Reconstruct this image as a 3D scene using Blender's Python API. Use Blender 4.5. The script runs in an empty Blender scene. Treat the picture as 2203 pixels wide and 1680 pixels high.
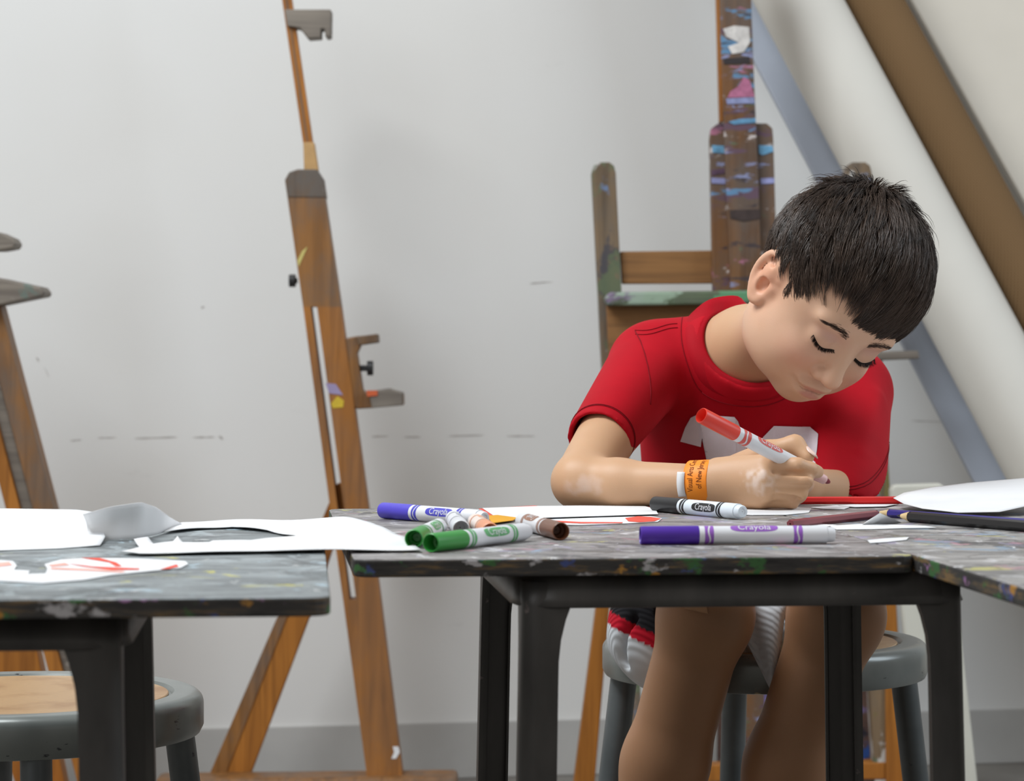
import bpy, bmesh, math, random
import numpy as np
from mathutils import Vector, Matrix
from mathutils.bvhtree import BVHTree
random.seed(7); rng = np.random.default_rng(7)
scn = bpy.context.scene
COL = scn.collection

# ------------------------------------------------------------------ camera, world, lights
FPX, CX, HY, CAMZ = 5600.0, 1101.5, 760.0, 0.757
cam = bpy.data.cameras.new('camera'); camo = bpy.data.objects.new('camera', cam); COL.objects.link(camo)
camo.location = (0, 0, CAMZ); camo.rotation_euler = (math.pi/2, 0, 0)
cam.sensor_width = 36; cam.lens = FPX/2203*36
cam.shift_y = -(840-HY)/2203
cam.dof.use_dof = True; cam.dof.focus_distance = 2.32; cam.dof.aperture_fstop = 13
cam.clip_start = 0.05
scn.camera = camo

world = bpy.data.worlds.new('world'); scn.world = world; world.use_nodes = True
bg = world.node_tree.nodes['Background']; bg.inputs[0].default_value = (1.0, 0.945, 0.88, 1); bg.inputs[1].default_value = 0.34

def area(name, loc, target, size, power, col):
    l = bpy.data.lights.new(name, 'AREA'); l.shape = 'RECTANGLE'; l.size, l.size_y = size
    l.energy = power; l.color = col
    o = bpy.data.objects.new(name, l); COL.objects.link(o); o.location = loc
    o.rotation_euler = (Vector(target)-Vector(loc)).to_track_quat('-Z', 'Y').to_euler()
    return o
area('skylight_panel', (-1.2, 2.0, 3.0), (0.0, 3.0, 0.6), (1.5, 1.3), 86, (0.93, 0.97, 1.0))
area('window_daylight', (2.9, 2.4, 2.2), (0.3, 2.9, 0.8), (1.6, 1.6), 44, (0.80, 0.90, 1.0))
area('window_daylight_front', (-2.2, -0.6, 2.0), (0.2, 3.0, 0.8), (2.0, 1.6), 14, (0.93, 0.96, 1.0))
vs = scn.view_settings
vs.view_transform = 'Standard'; vs.look = 'None'; vs.gamma = 1; vs.use_curve_mapping = False; vs.exposure = 0.0

def W(x, y, Y): return Vector(((x-CX)*Y/FPX, Y, CAMZ-(y-HY)*Y/FPX))
TOP = 0.617
def G(x, y, z=TOP):
    Y = (CAMZ-z)*FPX/(y-HY); return Vector(((x-CX)*Y/FPX, Y, z))

# ------------------------------------------------------------------ object helpers
def lin(r, g=None, b=None):
    if g is None: r, g, b = r
    f = lambda c: (c/255/12.92) if c/255 <= .04045 else ((c/255+.055)/1.055)**2.4
    return (f(r), f(g), f(b), 1)
def wloc(o):
    v = Vector((0, 0, 0))
    while o is not None: v = v+o.location; o = o.parent
    return v
def obj_from(name, me, mats, parent=None, smooth=False):
    if smooth: me.polygons.foreach_set('use_smooth', [True]*len(me.polygons))
    o = bpy.data.objects.new(name, me); COL.objects.link(o)
    for m in (mats if isinstance(mats, (list, tuple)) else [mats]): me.materials.append(m)
    if parent is not None: o.parent = parent
    return o
class MB:
    def __init__(s): s.v = []; s.f = []; s.mi = []
    def add(s, vs, fs, mi=0):
        n = len(s.v); s.v += [tuple(v) for v in vs]; s.f += [tuple(i+n for i in f) for f in fs]; s.mi += [mi]*len(fs); return s
    def box(s, lo, hi, mi=0):
        (a, b, c), (d, e, f) = lo, hi
        return s.add([(a,b,c),(d,b,c),(d,e,c),(a,e,c),(a,b,f),(d,b,f),(d,e,f),(a,e,f)],
              [(3,2,1,0),(4,5,6,7),(0,1,5,4),(1,2,6,5),(2,3,7,6),(3,0,4,7)], mi)
    def prism(s, poly, d, mi=0):          # polygon of 3D points, extruded by vector d
        d = Vector(d); n = len(poly); P = [Vector(p) for p in poly]
        nrm = Vector((0,0,0))
        for i in range(n): nrm += P[i].cross(P[(i+1) % n])
        if nrm.dot(d) > 0: P.reverse()
        return s.add(P+[p+d for p in P], [tuple(range(n)), tuple(reversed(range(n, 2*n)))]+[((i+1) % n, i, n+i, n+(i+1) % n) for i in range(n)], mi)
    def beam(s, a, b, w, t, up=(0,1,0), mi=0):  # bar from a to b, width w, thickness t along up
        a, b = Vector(a), Vector(b); d = (b-a).normalized(); u = Vector(up); u = (u-d*u.dot(d)).normalized(); r = d.cross(u)
        c = [(-r*w/2-u*t/2), (r*w/2-u*t/2), (r*w/2+u*t/2), (-r*w/2+u*t/2)]
        return s.add([a+q for q in c]+[b+q for q in c], [(0,1,2,3),(7,6,5,4),(1,0,4,5),(2,1,5,6),(3,2,6,7),(0,3,7,4)], mi)
    def tube(s, pts, rad, n=10, caps=True, mi=0):
        P = [Vector(p) for p in pts]; R = rad if isinstance(rad, (list, tuple)) else [rad]*len(P)
        u = None; vs = []; fs = []
        for i, p in enumerate(P):
            d = (P[min(i+1, len(P)-1)]-P[max(i-1, 0)]).normalized()
            if u is None: u = d.orthogonal().normalized()
            u = (u-d*u.dot(d)).normalized(); w = d.cross(u)
            for k in range(n): a = 2*math.pi*k/n; vs.append(p+(u*math.cos(a)+w*math.sin(a))*R[i])
        for i in range(len(P)-1):
            for k in range(n): fs.append((i*n+k, i*n+(k+1) % n, (i+1)*n+(k+1) % n, (i+1)*n+k))
        if caps: fs.append(tuple(reversed(range(n)))); fs.append(tuple(range((len(P)-1)*n, len(P)*n)))
        return s.add(vs, fs, mi)
    def lathe(s, prof, n=24, M=None, mi=0, closed=False):   # prof: (x along axis X, radius); M maps local to world
        vs = []; fs = []; m = len(prof)
        for (x, r) in prof:
            for k in range(n):
                a = 2*math.pi*k/n; v = Vector((x, r*math.cos(a), r*math.sin(a))); vs.append(M @ v if M else v)
        for i in range(m-1):
            for k in range(n): fs.append((i*n+k, i*n+(k+1) % n, (i+1)*n+(k+1) % n, (i+1)*n+k))
        if closed:
            for k in range(n): fs.append(((m-1)*n+k, (m-1)*n+(k+1) % n, (k+1) % n, k))
        return s.add(vs, fs, mi)
    def build(s, name, mats, parent=None, smooth=False, bevel=0, seg=2, autosm=None):
        o0 = wloc(parent)
        me = bpy.data.meshes.new(name)
        me.from_pydata([(v[0]-o0.x, v[1]-o0.y, v[2]-o0.z) for v in s.v], [], s.f)
        me.polygons.foreach_set('material_index', s.mi)
        o = obj_from(name, me, mats, parent, smooth)
        bm = bmesh.new(); bm.from_mesh(me); bmesh.ops.recalc_face_normals(bm, faces=bm.faces); bm.to_mesh(me); bm.free()
        if autosm: me.set_sharp_from_angle(angle=math.radians(autosm))
        if bevel:
            md = o.modifiers.new('bevel', 'BEVEL'); md.width = bevel; md.segments = seg; md.limit_method = 'ANGLE'; md.angle_limit = math.radians(40)
        return o
def tag(o, label, cat=None, group=None, kind=None):
    o['label'] = label
    if cat: o['category'] = cat
    if group: o['group'] = group
    if kind: o['kind'] = kind
    return o
def thing(name, loc, label, cat, group=None):
    o = bpy.data.objects.new(name, None); COL.objects.link(o); o.location = loc; o.empty_display_size = .05
    return tag(o, label, cat, group)
def xform(a, b, roll=0):     # local +X from a to b
    a, b = Vector(a), Vector(b); d = (b-a).normalized(); up = Vector((0,0,1))
    y = up.cross(d).normalized(); z = d.cross(y)
    M = Matrix((d, y, z)).transposed().to_4x4(); M.translation = a
    return M @ Matrix.Rotation(roll, 4, 'X')

# ------------------------------------------------------------------ material helpers
class NB:
    def __init__(s, name, rough=.5, spec=.5, metal=0):
        s.m = bpy.data.materials.new(name); s.m.use_nodes = True; s.nt = s.m.node_tree; s.b = s.nt.nodes['Principled BSDF']
        s.b.inputs['Roughness'].default_value = rough; s.b.inputs['Specular IOR Level'].default_value = spec; s.b.inputs['Metallic'].default_value = metal
    def n(s, t, **k):
        q = s.nt.nodes.new(t)
        for a, b in k.items(): setattr(q, a, b)
        return q
    def l(s, a, b): s.nt.links.new(a, b)
    def coord(s, scale=(1,1,1), rot=(0,0,0), loc=(0,0,0)):
        tc = s.n('ShaderNodeTexCoord'); mp = s.n('ShaderNodeMapping')
        mp.inputs['Scale'].default_value = scale; mp.inputs['Rotation'].default_value = rot; mp.inputs['Location'].default_value = loc
        s.l(tc.outputs['Object'], mp.inputs['Vector']); return mp.outputs[0]
    def noise(s, vec, scale, detail=4, rough=.55, dist=0):
        q = s.n('ShaderNodeTexNoise'); q.inputs['Scale'].default_value = scale; q.inputs['Detail'].default_value = detail
        q.inputs['Roughness'].default_value = rough; q.inputs['Distortion'].default_value = dist; s.l(vec, q.inputs['Vector']); return q.outputs['Fac']
    def ramp(s, fac, stops):
        q = s.n('ShaderNodeValToRGB'); cr = q.color_ramp
        while len(cr.elements) < len(stops): cr.elements.new(.5)
        for e, (p, c) in zip(cr.elements, stops):
            e.position = p; e.color = c if len(c) == 4 else (*c, 1)
        s.l(fac, q.inputs[0]); return q.outputs[0]
    def step(s, fac, a, b): return s.ramp(fac, [(a, (0,0,0,1)), (b, (1,1,1,1))])
    def mul(s, a, b):
        q = s.n('ShaderNodeMath', operation='MULTIPLY'); s.l(a, q.inputs[0])
        if isinstance(b, (int, float)): q.inputs[1].default_value = b
        else: s.l(b, q.inputs[1])
        return q.outputs[0]
    def mix(s, fac, a, b):
        q = s.n('ShaderNodeMix', data_type='RGBA')
        if isinstance(fac, (int, float)): q.inputs[0].default_value = fac
        else: s.l(fac, q.inputs[0])
        for v, i in ((a, 6), (b, 7)):
            if isinstance(v, (tuple, list)): q.inputs[i].default_value = v if len(v) == 4 else (*v, 1)
            else: s.l(v, q.inputs[i])
        return q.outputs[2]
    def bump(s, h, dist=.001, strength=.5):
        q = s.n('ShaderNodeBump'); q.inputs['Distance'].default_value = dist; q.inputs['Strength'].default_value = strength
        s.l(h, q.inputs['Height']); s.l(q.outputs[0], s.b.inputs['Normal'])
    def out(s, c):
        if isinstance(c, (tuple, list)): s.b.inputs['Base Color'].default_value = c if len(c) == 4 else (*c, 1)
        else: s.l(c, s.b.inputs['Base Color'])
        return s.m
def plain(name, rgb, rough=.5, spec=.5, metal=0, vary=.06, sc=30):
    b = NB(name, rough, spec, metal); c = lin(rgb); v = b.coord()
    n = b.noise(v, sc, 3)
    d = tuple(x*(1-vary*2.5) for x in c[:3])+(1,); e = tuple(min(1, x*(1+vary*1.5)) for x in c[:3])+(1,)
    return b.out(b.ramp(n, [(.3, d), (.7, e)]))
def wood(name, base, dark, paints=(), amount=.55, along='z', rough=.5, streak=(1, 1, 1), grey=0):
    b = NB(name, rough, .35)
    sc = {'z': (60, 60, 3.0), 'x': (3.0, 60, 60)}[along]
    v = b.coord(sc); g = b.noise(v, 1.0, 6, .6, .8)
    c = b.ramp(g, [(.25, lin(dark)), (.55, lin(base)), (.8, tuple(min(1, x*1.25) for x in lin(base)[:3])+(1,))])
    big = b.noise(b.coord((4, 4, 2.5)), 1.3, 3)
    c = b.mix(b.mul(b.step(big, .45, .7), .45), c, lin(dark))
    if grey: c = b.mix(b.mul(b.step(b.noise(b.coord((9, 9, 5), loc=(4, 2, 1)), 1.2, 5, .65), .42, .62), grey), c, lin(96, 92, 88))
    for i, p in enumerate(paints):
        m = b.noise(b.coord(streak, loc=(3.7*i+1.3, 1.9*i, 5.1*i+.7)), 9.0+1.7*(i % 3), 5, .62, .4)
        c = b.mix(b.mul(b.step(m, amount, amount+.035), .85), c, lin(p))
    b.bump(g, .0008, .4)
    return b.out(c)

# ------------------------------------------------------------------ materials
b = NB('wall_paint', .75, .25); v = b.coord()
c = b.mix(b.mul(b.step(b.noise(v, 1.6, 4), .4, .75), .35), lin(226, 226, 224), lin(217, 213, 206))
sm = b.mul(b.step(b.noise(b.coord((6, 6, 14)), 1.1, 6, .7), .66, .80), .25)
c = b.mix(sm, c, lin(150, 148, 146))
b.bump(b.noise(b.coord(), 160, 3), .0006, .25)
M_WALL = b.out(c)
b = NB('floor_concrete', .6, .3); v = b.coord()
M_FLOOR = b.out(b.ramp(b.noise(v, 3, 6, .6), [(.3, lin(104, 100, 96)), (.7, lin(138, 134, 128))]))
M_BASE = plain('baseboard_vinyl', (188, 187, 184), .55, .3, vary=.03, sc=8)
M_SCUFF = plain('wall_scuff', (186, 182, 178), .8, .2)

def board_mat(name, top, loc, accents):
    b = NB(name, .5, .4); v = b.coord(loc=loc)
    st = b.noise(b.coord((7, 16, 10), loc=loc), 1.8, 8, .72, .8)
    c = b.ramp(st, [(.30, lin(tuple(int(x*.60) for x in top))), (.48, lin(top)), (.70, lin(tuple(min(255, int(x*1.35)) for x in top)))])
    for i, (p, a, s) in enumerate(accents):
        a -= .026; m = b.noise(b.coord((1, .8, 1), loc=(loc[0]+2.3*i, loc[1]+4.1*i, loc[2])), s, 7, .68, .9)
        c = b.mix(b.mul(b.step(m, a, a+.05), .7), c, lin(p))
    b.bump(b.noise(v, 70, 5, .65), .0010, .4)
    return b.out(c)
ACC = [((60, 59, 62), .57, 11), ((158, 150, 178), .61, 16), ((196, 192, 110), .635, 20), ((182, 132, 146), .625, 23), ((128, 158, 184), .63, 19), ((205, 204, 206), .60, 30), ((236, 236, 238), .64, 38), ((90, 84, 80), .60, 26)]
M_BOARD = board_mat('painted_board_top', (128, 125, 124), (0, 0, 0), ACC)
M_BOARD2 = board_mat('painted_board_top_grey', (122, 128, 130), (3, 1, 0), [((78, 84, 86), .56, 12), ((212, 204, 60), .645, 17), ((160, 170, 174), .59, 22), ((176, 200, 212), .63, 26), ((206, 208, 208), .64, 34)])
M_BOARD3 = board_mat('painted_board_top_pale', (140, 138, 136), (7, 5, 0), ACC)
b = NB('board_edge', .6, .3); st = b.noise(b.coord((14, 14, 120)), 1.5, 5, .65)
c = b.ramp(st, [(.3, lin(38, 37, 38)), (.52, lin(62, 60, 58)), (.68, lin(120, 96, 62)), (.8, lin(84, 82, 80))])
for i, (p, a) in enumerate([((60, 100, 58), .60), ((170, 168, 170), .61), ((66, 78, 130), .62), ((170, 124, 56), .63), ((150, 110, 150), .65)]):
    c = b.mix(b.step(b.noise(b.coord((1, 1, 1.6), loc=(i*3.1, i, 0)), 34, 5), a, a+.04), c, lin(p))
M_EDGE = b.out(c)
b = NB('gunmetal_paint', .42, .5, .25)
c = b.ramp(b.noise(b.coord((3, 3, 1)), 9, 4), [(.3, lin(54, 53, 52)), (.7, lin(78, 76, 74))])
c = b.mix(b.step(b.noise(b.coord(loc=(2, 9, 4)), 34, 4, .6), .70, .74), c, lin(120, 110, 108))
M_METAL = b.out(c)
b = NB('stool_enamel', .28, .6, .2)
c = b.ramp(b.noise(b.coord(), 10, 4), [(.3, lin(106, 112, 110)), (.7, lin(132, 137, 134))])
c = b.mix(b.step(b.noise(b.coord((1, 1, 3), loc=(1, 5, 2)), 42, 4, .6), .66, .69), c, lin(52, 54, 58))
c = b.mix(b.step(b.noise(b.coord(loc=(7, 5, 2)), 24, 3, .6), .71, .73), c, lin(214, 206, 170))
M_STOOL = b.out(c)
b = NB('stool_tube', .4, .5, .3); c = b.ramp(b.noise(b.coord(), 12, 4), [(.3, lin(74, 80, 82)), (.7, lin(104, 109, 110))])
c = b.mix(b.step(b.noise(b.coord(loc=(3, 5, 2)), 36, 4, .6), .69, .72), c, lin(52, 52, 60))
M_TUBE = b.out(c)
b = NB('hardboard', .3, .5); st = b.noise(b.coord(), 7, 5, .6)
M_HARD = b.out(b.mix(b.mul(b.noise(b.coord(), 260, 2), .3), b.ramp(st, [(.42, lin(156, 108, 52)), (.52, lin(186, 146, 96))]), lin(110, 84, 50)))
M_RIVET = plain('rivet_steel', (205, 205, 205), .25, .5, .9)
M_OAK = wood('orange_wood', (168, 108, 42), (118, 70, 24), [((196, 190, 178), )[0]], .74, 'z', .5)
M_OAKP = wood('stained_wood', (142, 98, 52), (92, 60, 30), [(206, 204, 198), (92, 118, 92), (96, 90, 98)], .70, 'z', .5, (1, 1, 1), .55)
M_OAKM = wood('warm_worn_wood', (160, 104, 46), (112, 70, 30), [(196, 194, 186), (84, 62, 44), (110, 112, 118)], .73, 'z', .5, (1, 1, .8), .25)
M_OAKTOP = wood('paint_stained_wood', (112, 84, 56), (72, 52, 36), [(88, 122, 104), (120, 112, 110), (196, 192, 186), (74, 92, 80)], .62, 'z', .55, (1, 1, .8), .8)
PNT = [(96, 74, 92), (92, 140, 178), (214, 206, 204), (176, 112, 140), (58, 52, 58), (140, 150, 190), (88, 106, 78)]
M_EASEL_P = wood('paint_smeared_mast', (118, 82, 50), (72, 50, 36), PNT, .60, 'z', .5, (.8, .8, 2.6), .55)
M_EASEL_W = wood('worn_brown_wood', (138, 98, 58), (92, 62, 38), [(196, 190, 180), (92, 110, 92)], .72, 'x', .5)
M_POST_P = wood('mottled_post', (124, 104, 80), (78, 66, 54), [(112, 106, 54), (104, 126, 160), (196, 194, 190), (66, 66, 74), (92, 104, 78)], .58, 'z', .55, (1.2, 1.2, .7), .6)
M_TRAY = wood('green_smeared_tray', (96, 110, 84), (62, 72, 58), [(92, 148, 108), (128, 110, 138), (70, 84, 96), (150, 170, 150)], .56, 'x', .5, (.7, 1, 1), .3)
M_GREYW = wood('grey_weathered_wood', (128, 120, 110), (88, 80, 74), [(98, 114, 106), (170, 164, 156)], .60, 'x', .6)
M_BLACK = plain('black_plastic', (28, 28, 30), .4, .5)
b = NB('burlap', .95, .1)
w1 = b.n('ShaderNodeTexWave', bands_direction='X'); w1.inputs['Scale'].default_value = 60; b.l(b.coord(), w1.inputs['Vector'])
w2 = b.n('ShaderNodeTexWave', bands_direction='Z'); w2.inputs['Scale'].default_value = 60; b.l(b.coord(), w2.inputs['Vector'])
mm = b.mul(w1.outputs['Fac'], w2.outputs['Fac'])
c = b.mix(mm, lin(112, 88, 62), lin(142, 116, 84)); c = b.mix(b.mul(b.noise(b.coord(), 5, 4), .35), c, lin(96, 74, 52)); b.bump(mm, .001, .5)
M_BURLAP = b.out(c)
M_PLANK = plain('blue_grey_plank', (176, 184, 198), .5, .4, vary=.03, sc=5)
M_ROLLW = plain('white_canvas_roll', (214, 211, 203), .7, .25, vary=.02, sc=4)
M_CREAM = plain('cream_panel', (212, 206, 194), .7, .25, vary=.03, sc=4)
M_CREAMP = plain('cream_painted_board', (206, 205, 194), .5, .4, vary=.05, sc=7)
b = NB('painted_canvas', .6, .3)
c = b.ramp(b.noise(b.coord(), 9, 5, .6, .6), [(.3, lin(50, 34, 34)), (.6, lin(96, 72, 62))])
for i, (p, a) in enumerate([((126, 118, 180), .56), ((40, 70, 130), .58), ((196, 194, 200), .62), ((40, 36, 44), .58), ((110, 150, 170), .66)]):
    c = b.mix(b.step(b.noise(b.coord(loc=(i*2.3, 1.1*i, i*3.7)), 9+i*2, 4, .6, .5), a, a+.04), c, lin(p))
M_CANVAS = b.out(c)
b = NB('paper_white', .85, .2); M_PAPER = b.out(b.ramp(b.noise(b.coord(), 14, 3), [(.3, lin(220, 221, 223)), (.7, lin(230, 231, 232))]))
M_REDINK = plain('red_marker_ink', (226, 92, 76), .8, .2, vary=.08, sc=60)
M_PINKINK = plain('pale_red_ink', (232, 176, 164), .85, .2, vary=.06, sc=60)
M_YELLOW = plain('yellow_card', (218, 158, 36), .7, .3, vary=.05)
M_WOODTIP = plain('pencil_wood', (214, 188, 142), .7, .2)
M_MWHITE = plain('marker_white', (226, 228, 232), .35, .5, vary=.01)

# ------------------------------------------------------------------ room shell
def wally(x): return 4.66+.17*x
floor = MB().box((-4, -1.5, -.05), (4, 6.2, 0)).build('floor', M_FLOOR); tag(floor, 'grey concrete studio floor', kind='structure')
t = math.atan(.17)
m = MB(); A, B_ = Vector((-4, wally(-4), 0)), Vector((4, wally(4), 0)); nrm = Vector((-math.sin(t), math.cos(t), 0))
m.prism([A, B_, B_+Vector((0,0,3.3)), A+Vector((0,0,3.3))], nrm*.12)
wall = m.build('wall_back', M_WALL); tag(wall, 'off-white studio wall with faint smudges', kind='structure')
m = MB(); m.prism([A, B_, B_+Vector((0,0,.1)), A+Vector((0,0,.1))], -nrm*.008)
bb = m.build('baseboard_back', M_BASE, bevel=.002); tag(bb, 'grey vinyl baseboard along the wall', kind='structure')
# faint scuffs on the wall plaster (thin raised marks)
def onwall(x, y):
    # intersect camera-independent: find point on wall plane that sits at this spot
    k = (x-CX)/FPX; Y = 4.66/(1-.17*k); return W(x, y, Y)
m = MB()
for (x0, y0, x1, y1, h) in [(150,948,175,946,2),(210,942,250,941,2),(290,943,380,940,2.5),(415,941,462,940,2),(470,938,480,944,5),(800,939,835,938,3),(870,940,905,940,2),(965,938,1040,936,2),(1090,938,1150,938,2),(78,770,84,776,5),(95,790,106,812,2),(1140,610,1188,606,2),(433,662,440,660,3),(1960,905,2040,908,2)]:
    a, c_ = onwall(x0, y0), onwall(x1, y1); h *= .0007
    nx = 5; vs_ = []
    for i in range(nx+1):
        p = a.lerp(c_, i/nx); e = h*(.35+.65*random.random())*(1 if 0 < i < nx else .3)
        vs_ += [p+Vector((0,0,e))-nrm*.0006, p-Vector((0,0,e))-nrm*.0006]
    m.add(vs_, [(2*i, 2*i+1, 2*i+3, 2*i+2) for i in range(nx)])
m.build('scuff_marks', M_SCUFF, wall)

# ------------------------------------------------------------------ easels
def quad(mb, pts, Y, t, mi=0):           # upright flat bar outlined by points at depth Y, thickness t
    mb.prism([W(x, y, Y) for x, y in pts], (0, t, 0), mi); return mb
def rline(p, q, w):                      # four corners of a bar given centre line and horizontal width
    (x0, y0), (x1, y1) = p, q
    return [(x0-w/2, y0), (x0+w/2, y0), (x1+w/2, y1), (x1-w/2, y1)]

# --- easel standing sideways between the tables
EY = 4.28
es = thing('studio_easel', (W(740, 760, EY).x, EY, 0), 'wooden easel seen from the side behind the gap between tables, clamp arms pointing right', 'easel')
m = MB()
quad(m, [(613,388),(622,372),(640,366),(680,366),(692,384),(733,660),(652,660)], EY, .05)
quad(m, [(652,660),(668,660),(727,1100),(752,1290),(738,1290),(711,1100)], EY, .05, 1)
quad(m, [(682,660),(733,660),(793,1100),(818,1290),(766,1290),(741,1100)], EY, .05, 1)
quad(m, [(738,1290),(818,1290),(868,1690),(792,1690)], EY, .05, 1)
m.build('mast', [M_OAKP, M_OAKM], es)
m = MB(); quad(m, [(613,386),(622,370),(640,364),(681,364),(694,384),(700,425),(619,425)], EY-.0015, .053); m.build('mast_head', M_OAKTOP, es, bevel=.002)
m = MB(); quad(m, [(579,-190),(600,-190),(673,308),(652,308)], EY+.01, .02); m.build('extension_mast', M_OAK, es, bevel=.001)
m = MB(); quad(m, [(586,-190),(591,-190),(664,308),(659,308)], EY+.008, .004); m.build('mast_groove', M_OAKP, es)
m = MB(); quad(m, [(652,306),(675,306),(684,366),(654,366)], EY+.004, .03); m.build('mast_block', plain('pale_wood', (186, 148, 96), .6), es, bevel=.001)
m = MB(); quad(m, [(612,20),(712,20),(711,78),(700,80),(698,62),(690,62),(690,80),(662,82),(645,60),(618,56)], EY, .045); m.build('canvas_clamp', M_GREYW, es, bevel=.002)
m = MB(); quad(m, [(742,728),(772,722),(776,742),(768,760),(780,838),(790,850),(868,848),(868,872),(800,878),(768,880),(760,872)], EY+.002, .045); m.build('bracket', M_OAKP, es, bevel=.002)
m = MB(); quad(m, [(764,724),(812,718),(814,737),(772,743)], EY-.004, .055); m.build('clamp_arm', M_OAKTOP, es, bevel=.002)
m = MB(); quad(m, [(792,842),(836,836),(866,845),(866,872),(800,878)], EY-.01, .07); m.build('canvas_ledge', M_GREYW, es, bevel=.002)
for (x0, x1, x2, yc, s) in ((772, 790, 803, 792, 16), (640, 636, 622, 604, 14)):
    m = MB(); a = W(x0, yc, EY+.02); c_ = W(x1, yc, EY+.02); d = W(x2, yc, EY+.02)
    m.tube([a, c_], .005, 10); m.tube([c_, d], s/1300., 12); m.build('clamp_knob', M_BLACK, es, smooth=False, bevel=.001)
m = MB(); quad(m, [(616,1300),(676,1300),(530,1690),(446,1690)], EY+.055, .035); quad(m, [(676,1300),(616,1300),(725,1040),(762,1040)], EY+.055, .035); m.build('rear_strut', M_OAK, es, bevel=.002)
m = MB(); quad(m, [(608,1300),(628,1300),(476,1690),(440,1690)], EY+.052, .03); m.build('strut_edge', M_OAKP, es, bevel=.001)
m = MB(); m.beam(W(338, 1705, EY+.02), W(985, 1698, EY+.02), .055, .08, up=(0,1,0))
m.build('base_foot', M_OAKP, es, bevel=.008)
for k, x in enumerate((430, 890)):
    m = MB(); p = W(x, 1700, EY+.02); m.box((p.x-.03, EY-.04, 0), (p.x+.03, EY+.09, .012)); m.build('foot_pad', M_OAKP, es, bevel=.002)
m = MB(); quad(m, [(845,1606),(857,1606),(860,1618),(852,1632),(842,1632),(848,1618)], EY-.001, .002); m.build('paint_blob', M_PAPER, es)
m = MB(); quad(m, [(700,824),(722,826),(738,850),(708,846)], EY-.001, .002); m.build('paint_blob', plain('lilac_paint', (152, 140, 176), .5), es)
m = MB(); quad(m, [(712,868),(726,852),(740,862),(738,876),(716,878)], EY-.001, .002); m.build('paint_blob', plain('yellow_paint', (206, 176, 48), .5), es)
m = MB(); quad(m, [(640,560),(650,540),(662,530),(652,552),(642,574)], EY-.001, .002); m.build('paint_blob', plain('pale_yellow_paint', (198, 186, 110), .5), es)
m = MB(); quad(m, [(788,840),(812,840),(812,851),(790,853)], EY-.012, .006); m.build('paint_blob', plain('orange_paint', (200, 92, 50), .5), es)

# --- easel cut by the left frame edge
EL = 4.05
el = thing('studio_easel', (W(60, 760, EL).x, EL, 0), 'wooden easel at the far left edge with grey pointed canvas ledges', 'easel')
def lean(x0, y0, w, ya, yb): return [(x0+(ya-y0)*.262, ya), (x0+w+(ya-y0)*.262, ya), (x0+w+(yb-y0)*.262, yb), (x0+(yb-y0)*.262, yb)]
m = MB(); quad(m, lean(70, 1095, 45, 380, 1790), EL, .05); m.build('mast_rail', M_OAKTOP if False else M_OAKP, el, bevel=.002)
m = MB(); quad(m, lean(42, 1095, 30, 380, 1790), EL+.02, .03); m.build('mast_core', M_GREYW, el, bevel=.002)
m = MB(); quad(m, lean(12, 1095, 31, 420, 1790), EL+.004, .045); m.build('mast_rail', M_OAK, el, bevel=.002)
m = MB(); quad(m, [(-75,1390),(78,1390),(142,1700),(38,1700)], EL+.09, .04); quad(m, [(-75,1390),(78,1390),(20,1150),(-100,1150)], EL+.09, .04); m.build('rear_strut', M_OAK, el, bevel=.002)
m = MB(); quad(m, [(-90,590),(0,598),(86,617),(95,628),(93,637),(0,656),(-90,660)], EL-.03, .07); m.build('canvas_ledge', M_GREYW, el, bevel=.003)
m = MB(); quad(m, [(-100,498),(0,500),(26,512),(34,524),(28,534),(0,539),(-100,540)], EL-.02, .06); m.build('clamp_arm', M_GREYW, el, bevel=.003)
m = MB(); m.beam(W(-330, 1745, EL+.05), W(330, 1745, EL+.05), .055, .08); m.build('base_foot', M_OAK, el, bevel=.006)
for x in (-200, 200):
    m = MB(); p = W(x, 1745, EL+.05); m.box((p.x-.03, EL-.02, 0), (p.x+.03, EL+.12, .02)); m.build('foot_pad', M_OAKP, el, bevel=.002)

# --- H-frame easel behind the boy
ER = 4.25
eh = thing('h_frame_easel', (W(1600, 760, ER).x, ER, 0), 'paint-smeared wooden H-frame easel with a tall centre mast behind the boy', 'easel')
def post(x0, w0, x1, w1):
    pts = [(x0, 372), (x0+4, 356), (x0+14, 349), (x0+w0-14, 349), (x0+w0-4, 356), (x0+w0, 372), (x1+w1, 1735), (x1, 1735)]
    mm_ = MB(); quad(mm_, pts, ER, .045); return mm_
post(1273, 52, 1344, 46).build('post', M_POST_P, eh, bevel=.002)
post(1820, 56, 1884, 70).build('post', M_POST_P, eh, bevel=.002)
m = MB(); quad(m, [(1904,1080),(1914,1080),(1955,1735),(1906,1735)], ER-.004, .03); m.build('post_facing', M_OAK, eh, bevel=.001)
m = MB(); quad(m, [(1334,541),(1850,535),(1850,608),(1338,611)], ER+.016, .02); m.build('cross_rail', M_EASEL_W, eh, bevel=.002)
m = MB(); quad(m, [(1300,640),(1312,628),(1840,622),(1850,634),(1850,652),(1306,657)], ER-.06, .06); m.build('tray', M_TRAY, eh, bevel=.004)
m = MB(); quad(m, [(1304,656),(1850,650),(1850,772),(1310,776)], ER-.02, .022); m.build('tray_board', M_EASEL_W, eh, bevel=.002)
m = MB(); quad(m, [(1880,757),(1976,754),(1979,772),(1880,776)], ER-.03, .05); m.build('ledge_end', M_GREYW, eh, bevel=.003)
m = MB(); quad(m, [(1527,300),(1530,276),(1545,265),(1650,265),(1662,276),(1664,300),(1674,640),(1676,980),(1540,980),(1534,640)], ER-.012, .025); m.build('mast_plate', M_EASEL_P, eh, bevel=.002)
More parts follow.
